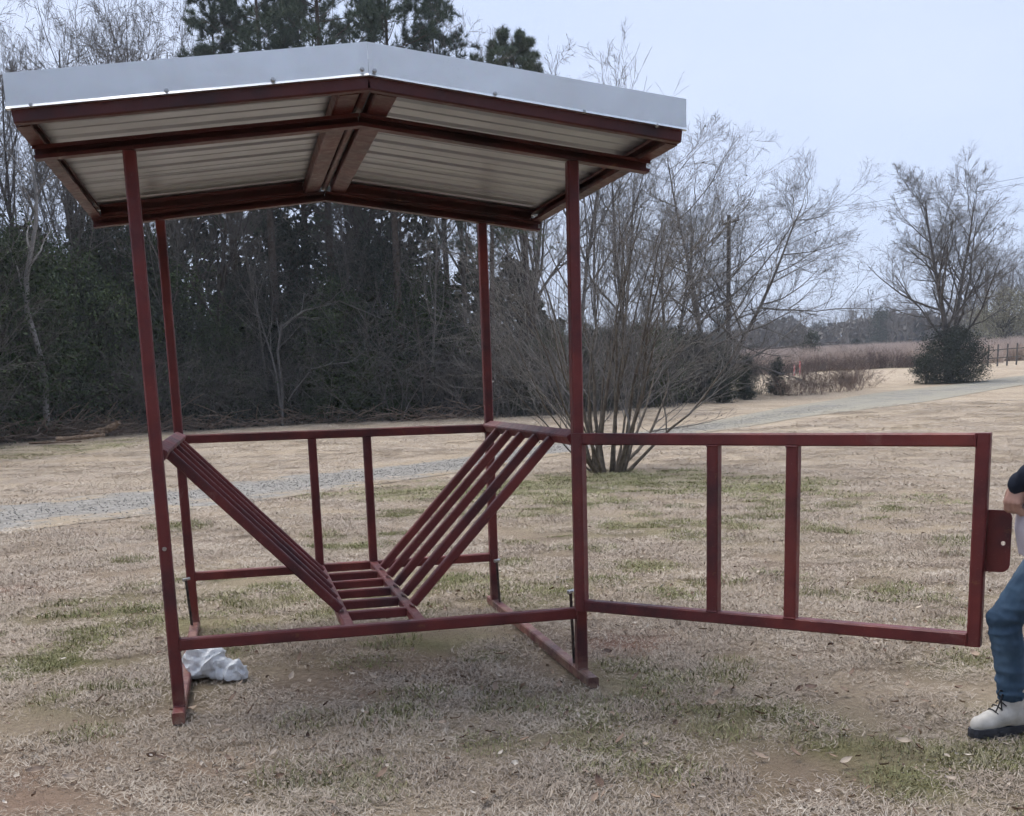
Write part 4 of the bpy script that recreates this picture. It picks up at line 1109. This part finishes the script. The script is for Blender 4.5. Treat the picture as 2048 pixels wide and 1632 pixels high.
# latch plate: rounded, with a hole
bm = bmesh.new()
pw, z0, z1, rad = .085, .637, .872, .03
outl = [(WG + .001, z0), (WG + pw - rad, z0)]
outl += [(WG + pw - rad + rad * math.sin(a), z0 + rad - rad * math.cos(a)) for a in np.linspace(.2, math.pi / 2, 5)]
outl += [(WG + pw - rad + rad * math.cos(a), z1 - rad + rad * math.sin(a)) for a in np.linspace(0, math.pi / 2, 6)]
outl += [(WG + .001, z1)]
hc = (WG + .058, .747); hr = .0085
hol = [(hc[0] + hr * math.cos(a), hc[1] + hr * math.sin(a)) for a in np.linspace(0, 2 * math.pi, 13)[:-1]]
for yy in (.012, .020):
    vo = [bm.verts.new((x, yy, z)) for x, z in outl]; vi = [bm.verts.new((x, yy, z)) for x, z in hol]
    eds = [bm.edges.new((vo[i], vo[(i + 1) % len(vo)])) for i in range(len(vo))] + [bm.edges.new((vi[i], vi[(i + 1) % len(vi)])) for i in range(len(vi))]
    bmesh.ops.triangle_fill(bm, use_beauty=True, use_dissolve=False, edges=eds)
bm.verts.ensure_lookup_table(); no, ni = len(outl), len(hol)
vs = list(bm.verts)
for base, cnt in ((0, no), (no, ni)):
    for i in range(cnt):
        a, b = vs[base + i], vs[base + (i + 1) % cnt]; c_, d__ = vs[no + ni + base + (i + 1) % cnt], vs[no + ni + base + i]
        try: bm.faces.new((a, b, c_, d__))
        except ValueError: pass
bmesh.ops.recalc_face_normals(bm, faces=bm.faces)
me = bpy.data.meshes.new('latch_plate'); bm.to_mesh(me); bm.free(); me.materials.append(M_red)
link('latch_plate', me, gate)
# hinge barrels on the post
def rod(name, p0, p1, rad, mat, parent, n=10):
    p0 = Vector(p0); p1 = Vector(p1); ax = (p1 - p0).normalized(); s = ax.orthogonal().normalized(); t = ax.cross(s)
    V = [tuple(e + s * math.cos(j * 2 * math.pi / n) * rad + t * math.sin(j * 2 * math.pi / n) * rad) for e in (p0, p1) for j in range(n)]
    F = [(j, (j + 1) % n, n + (j + 1) % n, n + j) for j in range(n)] + [tuple(range(n - 1, -1, -1)), tuple(range(n, 2 * n))]
    me = bpy.data.meshes.new(name); me.from_pydata(V, [], F); me.materials.append(mat); me.update()
    return link(name, me, parent)
for z in (.47, 1.03):
    rod('hinge', (0.0, .03, z - .045), (0.0, .03, z + .045), .012, M_red, gate)
# latch bolt on the left front post
p = on_plane(329, 1098, -H2)
rod('latch_bolt', (p[0], -H2 - .006, p[2]), (p[0], -H2 + .002, p[2]), .009, M_screw, feeder, 8)

# anchor pins through the skids
def anchor(px0, py0, h, x, y, label):
    a = empty('anchor_pin', (x, y, SKB + T + .004))
    rod('shaft', (0, 0, 0), (-.012, -.004, h), .0075, M_steel, a, 8)
    rod('head', (-.028, -.02, h), (.008, .014, h + .003), .0085, M_screw, a, 8)
    hd = rod('washer', (-.012, -.004, h + .001), (-.012, -.004, h + .007), .019, M_screw, a, 10)
    tag(a, label, 'anchor pin', 'anchor pins of the feeder'); return a
anchor(1133, 1170, .35, W - .005, .21 - .10, 'thin steel anchor pin beside the front right post of the feeder')
anchor(995, 1090, .26, W + .005, D - .115, 'thin steel anchor pin beside the rear right post of the feeder')
anchor(372, 1130, .27, -.012, D - .115, 'thin steel anchor pin beside the rear left post of the feeder')

# ------------------------------------------------------------------ plastic bag
m = NT('thin_plastic'); p = m.pos()
n = m.noise(16, 3, .6, p); pr = m.noise(26, 2, .5, p, 1.5)
c = m.ramp(n, [(.3, (.84, .87, .89)), (.7, (.94, .95, .95))])
c = m.mix(m.ramp(pr, [(.70, 0.0), (.73, .6)]), c, (.16, .22, .27))
m.bump(m.noise(60, 4, .6, p, 2.0), .5, .01)
m.b.inputs['Transmission Weight'].default_value = .25
M_bag = m.fin(c, .22, 0, .6)
# ------------------------------------------------------------------ person at the right edge
def blob(bm, c, r_, s=(1, 1, 1)):
    M_ = Matrix.Translation(Vector(c)) @ Matrix.Diagonal(Vector((s[0], s[1], s[2], 1)))
    bmesh.ops.create_uvsphere(bm, u_segments=14, v_segments=9, radius=r_, matrix=M_)
def limb(bm, pts, rads):
    """tapered round-ended chain"""
    for i, (p, q) in enumerate(zip(pts, rads)):
        blob(bm, p, q)
        if i:
            a, b = Vector(pts[i - 1]), Vector(p); ax = b - a; L = ax.length
            if L > 1e-5:
                M_ = Matrix.Translation((a + b) / 2) @ ax.to_track_quat('Z', 'Y').to_matrix().to_4x4()
                bmesh.ops.create_cone(bm, cap_ends=True, segments=14, radius1=rads[i - 1], radius2=q, depth=L, matrix=M_)
UBX = .075
def loft(bm, keys, n=18, dx=UBX):
    """closed tube of horizontal ellipses: (x, y, z, rx, ry)"""
    rings = []
    for (x, y, z, rx, ry) in keys:
        rings.append([bm.verts.new((x + dx + rx * math.cos(a * 2 * math.pi / n), y + ry * math.sin(a * 2 * math.pi / n), z)) for a in range(n)])
    for A, B in zip(rings, rings[1:]):
        for i in range(n): bm.faces.new((A[i], A[(i + 1) % n], B[(i + 1) % n], B[i]))
    bm.faces.new(rings[0][::-1]); bm.faces.new(rings[-1])
tmp_sc = bpy.data.scenes.new('workbench')
def solid(name, build, vox, mat, parent, smooth=4, wr=None, clampz=None):
    bm = bmesh.new(); build(bm); me = bpy.data.meshes.new('tmp'); bm.to_mesh(me); bm.free()
    o = bpy.data.objects.new('tmp', me); tmp_sc.collection.objects.link(o)
    md = o.modifiers.new('r', 'REMESH'); md.mode = 'VOXEL'; md.voxel_size = vox
    md2 = o.modifiers.new('s', 'SMOOTH'); md2.factor = .5; md2.iterations = smooth
    with bpy.context.temp_override(scene=tmp_sc, view_layer=tmp_sc.view_layers[0]):
        dg_ = bpy.context.evaluated_depsgraph_get(); dg_.update()
        ev_ = o.evaluated_get(dg_); out = bpy.data.meshes.new_from_object(ev_)
    bpy.data.objects.remove(o); out.name = name
    nv_ = len(out.vertices); co = np.zeros(nv_ * 3, np.float32); no_ = np.zeros(nv_ * 3, np.float32)
    out.vertices.foreach_get('co', co); out.vertex_normals.foreach_get('vector', no_); co = co.reshape(-1, 3); no_ = no_.reshape(-1, 3)
    if wr: co += no_ * np.array([wr(Vector(c_)) for c_ in co.tolist()], np.float32)[:, None]
    if clampz is not None: co[:, 2] = np.maximum(co[:, 2], clampz)
    out.vertices.foreach_set('co', co.ravel())
    out.polygons.foreach_set('use_smooth', [True] * len(out.polygons))
    out.materials.clear(); out.materials.append(mat); out.update()
    return link(name, out, parent)
def cloth(name, a, b, sc_=60, rough=.85):
    m = NT(name); p = m.obj(); n = m.noise(5, 4, .6, p); f = m.noise(sc_ * 6, 2, .5, p)
    m.bump(f, .25, .002); return m.fin(m.mix(m.math('MULTIPLY', f, .25), m.ramp(n, [(.3, a), (.7, b)]), [x * 1.5 for x in b]), rough, 0, .15)
m = NT('skin'); M_skin = m.fin(m.ramp(m.noise(14, 3, .6, m.obj()), [(.3, (.42, .24, .19)), (.7, (.58, .38, .31))]), .5, 0, .4)
m = NT('denim'); p_ = m.obj(); g = m.n('SeparateXYZ'); m.l(p_, g.inputs[0])
n1 = m.noise(6, 4, .6, p_); tw = m.n('TexWave'); tw.inputs['Scale'].default_value = 130; tw.inputs['Distortion'].default_value = 1.5; m.l(p_, tw.inputs['Vector'])
c = m.ramp(n1, [(.3, (.030, .055, .095)), (.55, (.055, .10, .16)), (.75, (.11, .17, .24))])
fade = m.noise(3.2, 2, .4, p_)
c = m.mix(m.ramp(fade, [(.5, 0.0), (.68, .45)]), c, (.19, .28, .38)); c = m.mix(m.math('MULTIPLY', tw.outputs[1], .12), c, (.2, .27, .34))
M_denim = m.fin(c, .85, 0, .15)
M_jack = cloth('navy_jacket', (.010, .014, .024), (.022, .028, .045)); M_shirt = cloth('lilac_grey_shirt', (.36, .33, .37), (.50, .46, .51))
m = NT('boot_leather'); M_boot = m.fin(m.ramp(m.noise(18, 4, .6, m.obj()), [(.3, (.50, .47, .42)), (.7, (.70, .67, .61))]), .6, 0, .35)
m = NT('boot_sole'); M_sole = m.fin((.035, .037, .045), .7)
m = NT('shoelace'); M_lace = m.fin((.02, .018, .018), .8)
m = NT('hair'); M_hair = m.fin(m.ramp(m.noise(30, 4, .7, m.obj()), [(.3, (.05, .03, .018)), (.7, (.13, .08, .05))]), .55)
m = NT('eye_white'); M_eye = m.fin((.75, .73, .7), .25); m = NT('iris'); M_iris = m.fin((.06, .04, .025), .2)
toe = ground_at(1937, 1475)
person = empty('person', (toe[0], toe[1], 0.012))
Fd = -rt; person.rotation_euler = (0, 0, math.atan2(Fd[1], Fd[0]))
tag(person, 'person in navy jacket, blue jeans and white boots cut by the right edge', 'person')
RH, RK, RC, RA = (-.36, .015, .79), (-.112, .0, .445), (-.142, -.005, .31), (-.160, -.01, .15)
LH, LK, LC, LA = (-.36, .185, .79), (-.255, .245, .455), (-.315, .265, .32), (-.365, .28, .15)
WRL, WRR = (-.098, .12, .975), (-.19, .05, .915)
ELL, ELR = (-.17, .29, 1.08), (-.30, -.12, 1.07)
SHL, SHR = (-.315, .265, 1.315), (-.315, -.06, 1.315)
def hand(bm, w_, d, nrm, side):
    """palm and five fingers; d along the hand, nrm out of the palm (fingers curl that way), side towards the thumb"""
    w_ = Vector(w_); d = Vector(d).normalized(); nrm = Vector(nrm); nrm = (nrm - d * nrm.dot(d)).normalized(); sd = d.cross(nrm)
    if sd.dot(Vector(side)) < 0: sd = -sd
    for k, (o_, L, rr_) in enumerate(((.026, .070, .0088), (.009, .078, .0092), (-.009, .073, .0088), (-.026, .058, .0078))):
        base = w_ + d * .012 + sd * o_ * .5; kn = w_ + d * (.082 - .004 * k) + sd * o_
        limb(bm, [base, kn], [.015, .0115])
        q = kn; a = .55 + .06 * k; pts = [kn]
        for seg in (.44, .31, .25):
            dirn = d * math.cos(a) + nrm * math.sin(a); q = q + dirn * L * seg; pts.append(q); a += .75
        limb(bm, pts, [rr_ * 1.1, rr_, rr_ * .92, rr_ * .8])
    t0 = w_ + d * .02 + sd * .018; t1 = t0 + d * .026 + sd * .022 + nrm * .014; t2 = t1 + d * .028 + sd * .006 + nrm * .014; t3 = t2 + d * .022 - sd * .004 + nrm * .008
    limb(bm, [t0, t1, t2, t3], [.015, .0125, .0105, .0088])
def body(bm):
    loft(bm, [(-.335, .1, .72, .08, .13), (-.335, .1, .82, .095, .145), (-.34, .1, .95, .085, .125), (-.35, .1, 1.08, .085, .125), (-.36, .1, 1.2, .095, .145), (-.365, .1, 1.31, .075, .15), (-.36, .1, 1.36, .05, .07)])
    limb(bm, [(-0.310, .1, 1.34), (-0.285, .1, 1.44)], [.05, .047])
    blob(bm, (-0.265, .1, 1.545), .1, (.95, .76, 1.14)); blob(bm, (-0.225, .1, 1.49), .065, (.9, .8, .85)); blob(bm, (-0.200, .1, 1.45), .028)
    limb(bm, [(-0.176, .1, 1.545), (-0.157, .1, 1.512)], [.011, .014]); blob(bm, (-0.172, .1, 1.475), .02, (.6, 1.2, .5))
    for s in (-1, 1): blob(bm, (-0.275, .1 + s * .078, 1.53), .028, (.7, .35, 1.1)); blob(bm, (-0.185, .1 + s * .04, 1.575), .02, (.6, 1.4, .5))
    for SH, EL, WR in ((SHL, ELL, WRL), (SHR, ELR, WRR)): limb(bm, [SH, EL, tuple(.4 * Vector(EL) + .6 * Vector(WR)), WR], [.05, .036, .03, .024])
    hand(bm, WRL, (.30, -.1, -.93), (-.75, -.5, -.2), (.5, -.8, .2)); hand(bm, WRR, (.8, .2, -.5), (.1, .85, -.3), (.5, 0, .8))
    for A, B, C_, E_ in ((RH, RK, RC, RA), (LH, LK, LC, LA)): limb(bm, [A, B, C_, E_, (E_[0], E_[1], .07)], [.075, .05, .046, .034, .036])
solid('body', body, .0048, M_skin, person, 3)
def jeans(bm):
    loft(bm, [(-.335, .1, .73, .10, .15), (-.335, .1, .80, .112, .165), (-.338, .1, .88, .108, .155), (-.34, .1, .95, .098, .14)], dx=.0)
    for A, B, C_, E_ in ((RH, RK, RC, RA), (LH, LK, LC, LA)):
        mid = tuple(.5 * Vector(A) + .5 * Vector(B))
        limb(bm, [A, mid, B, C_, E_], [.093, .078, .063, .058, .047])
        for dz, rq in ((.0, .050), (.018, .054), (.036, .049), (.05, .053)): blob(bm, (E_[0], E_[1], E_[2] - .012 + dz), rq, (1.05, 1, .35))
def wr(c):
    fold = abs(mnoise.noise(Vector((c.x * 7 + c.z * 5, c.y * 7, c.z * 21))))
    knee = math.exp(-((c.z - .45) / .07) ** 2); ank = math.exp(-((c.z - .2) / .06) ** 2)
    return .005 * mnoise.noise(c * 12) + (.006 + .014 * knee + .016 * ank) * (.22 - fold) + .0025 * mnoise.noise(c * 45)
solid('jeans', jeans, .0055, M_denim, person, 2, wr)
def shirt(bm):
    loft(bm, [(-.305, .1, .70, .105, .15), (-.30, .1, .80, .118, .165), (-.305, .1, .92, .112, .15), (-.325, .1, 1.05, .108, .142), (-.34, .1, 1.18, .112, .155), (-.355, .1, 1.30, .088, .15), (-.352, .1, 1.365, .06, .075)])
solid('shirt', shirt, .009, M_shirt, person, 3, lambda c: .008 * mnoise.noise(Vector((c.x * 10, c.y * 16, c.z * 5))))
def jacket(bm):
    loft(bm, [(-.375, .1, .655, .115, .185), (-.372, .1, .80, .12, .185), (-.37, .1, .95, .11, .165), (-.378, .1, 1.1, .112, .165), (-.38, .1, 1.22, .115, .18), (-.38, .1, 1.32, .09, .175), (-.375, .1, 1.375, .07, .09), (-.375, .1, 1.40, .066, .075)])
    for SH, EL, WR in ((SHL, ELL, WRL), (SHR, ELR, WRR)):
        e = tuple(-.06 * Vector(EL) + 1.06 * Vector(WR)); limb(bm, [SH, EL, tuple(.5 * Vector(EL) + .5 * Vector(WR)), e], [.07, .058, .050, .042])
solid('jacket', jacket, .009, M_jack, person, 3, lambda c: .008 * mnoise.noise(c * 11) + .004 * mnoise.noise(c * 26))
def hair(bm):
    blob(bm, (-0.285, .1, 1.57), .108, (.98, .86, 1.1)); limb(bm, [(-0.350, .1, 1.55), (-0.375, .1, 1.42), (-0.380, .1, 1.28)], [.07, .075, .05])
    for s in (-1, 1): limb(bm, [(-0.310, .1 + s * .07, 1.55), (-0.325, .1 + s * .085, 1.42), (-0.330, .1 + s * .08, 1.33)], [.04, .038, .025])
solid('hair', hair, .008, M_hair, person, 3, lambda c: .006 * mnoise.noise(Vector((c.x * 50, c.y * 50, c.z * 6))))
for s in (-1, 1):
    for nm, x, q, mt in (('eye', -.183, .0125, M_eye), ('iris', -.1735, .0055, M_iris)):
        bm = bmesh.new(); blob(bm, (x, .1 + s * .034, 1.553), q); me = bpy.data.meshes.new(nm); bm.to_mesh(me); bm.free(); me.materials.append(mt); link(nm, me, person)
def boot(ax_, ay_, yaw):
    """ankle position, toe direction"""
    e = empty('boot', (ax_, ay_, 0), yaw); e.parent = person
    def up_(bm):
        limb(bm, [(.148, 0, .046), (.10, 0, .052), (.05, 0, .066), (0, 0, .075)], [.033, .040, .044, .046])
        limb(bm, [(.0, 0, .06), (-.055, 0, .055)], [.044, .040]); limb(bm, [(-.005, 0, .08), (-.008, 0, .175)], [.046, .049]); limb(bm, [(.03, 0, .085), (.012, 0, .15)], [.032, .030])
    solid('upper', up_, .006, M_boot, e, 3, lambda c: .0025 * mnoise.noise(c * 30), .024)
    n = 26; out = []
    for i in range(n):
        a = i * 2 * math.pi / n; x = .045 + .142 * math.cos(a); wd = .044 + .006 * math.cos(a) - .007 * math.exp(-((x - .03) / .04) ** 2); out.append((x, wd * math.copysign(abs(math.sin(a)) ** .8, math.sin(a))))
    V = [(x, y, .0) for x, y in out] + [(x * 1.01, y * 1.03, .016) for x, y in out] + [(x, y, .031) for x, y in out]
    Fc = [(k * n + i, k * n + (i + 1) % n, (k + 1) * n + (i + 1) % n, (k + 1) * n + i) for k in range(2) for i in range(n)] + [tuple(range(n - 1, -1, -1)), tuple(range(2 * n, 3 * n))]
    me = bpy.data.meshes.new('sole'); me.from_pydata(V, [], Fc); me.materials.append(M_sole); me.update(); link('sole', me, e)
    def lace(pts, rad=.0028): return (np.array([pts], float), np.full((1, len(pts)), rad), 5)
    G = []
    for k in range(5):
        x = .085 - .018 * k; z = .098 + .014 * k
        G.append(lace([(x, -.03, z - .012), (x + .01, -.012, z + .002), (x + .01, .012, z + .002), (x, .03, z - .012)]))
    G.append(lace([(.045, .006, .165), (.075, .02, .178), (.092, .03, .168), (.078, .028, .152), (.05, .01, .158)])); G.append(lace([(.045, .006, .16), (.07, .022, .145), (.09, .032, .118), (.108, .04, .098)], .0032)); G.append(lace([(.045, .0, .16), (.06, .012, .13), (.068, .026, .10)], .0032))
    link('laces', tubes_mesh('laces', G, M_lace), e)
boot(RA[0] - .005, RA[1], .30); boot(LA[0], LA[1], .12)

# the bag itself
def bagform(bm):
    blob(bm, (-.060, .03, .066), .074, (1.0, .95, 1.0)); blob(bm, (-.045, .02, .10), .045, (1.1, .8, .8)); blob(bm, (.0, .0, .045), .06, (1.3, .9, .8)); blob(bm, (.075, -.01, .040), .058, (1.05, .85, .75)); blob(bm, (.10, -.012, .052), .032, (1.1, .9, .8))
def bagwr(c):
    q = c * 10; a = mnoise.noise(q); b = mnoise.noise(q * 2.1 + Vector((5, 2, 1))); d = mnoise.noise(q * 4.6)
    return .055 * (.30 - abs(a)) + .030 * (.26 - abs(b)) + .006 * d
pb_ = ground_at(438, 1362)
bag = solid('plastic_bag', bagform, .0085, M_bag, None, 1, bagwr, .003)
bag.data.polygons.foreach_set('use_smooth', [False] * len(bag.data.polygons))
bag.scale = (1.2, 1.2, 1.15); bag.location = (pb_[0], pb_[1], .006); bag.rotation_euler = (0, 0, -YAW)
tag(bag, 'crumpled white plastic bag on the grass inside the left skid', 'plastic bag')
bpy.data.scenes.remove(tmp_sc)

# ------------------------------------------------------------------ damp winter air
m = bpy.data.materials.new('air'); m.use_nodes = True; t_ = m.node_tree
for nn in list(t_.nodes):
    if nn.type != 'OUTPUT_MATERIAL': t_.nodes.remove(nn)
pv = t_.nodes.new('ShaderNodeVolumePrincipled'); pv.inputs['Color'].default_value = (.80, .86, .95, 1); pv.inputs['Density'].default_value = .0006; pv.inputs['Anisotropy'].default_value = 0.2
t_.links.new(pv.outputs[0], next(x for x in t_.nodes if x.type == 'OUTPUT_MATERIAL').inputs['Volume'])
x0, x1, y0, y1, z0, z1 = -1600, 1602, -1602, 1600, -1.5, 27
me = bpy.data.meshes.new('haze')
me.from_pydata([(x, y, z) for z in (z0, z1) for x, y in ((x0, y0), (x1, y0), (x1, y1), (x0, y1))], [], [(3, 2, 1, 0), (4, 5, 6, 7), (0, 1, 5, 4), (1, 2, 6, 5), (2, 3, 7, 6), (3, 0, 4, 7)])
me.materials.append(m); me.update(); tag(link('haze', me), kind='stuff')
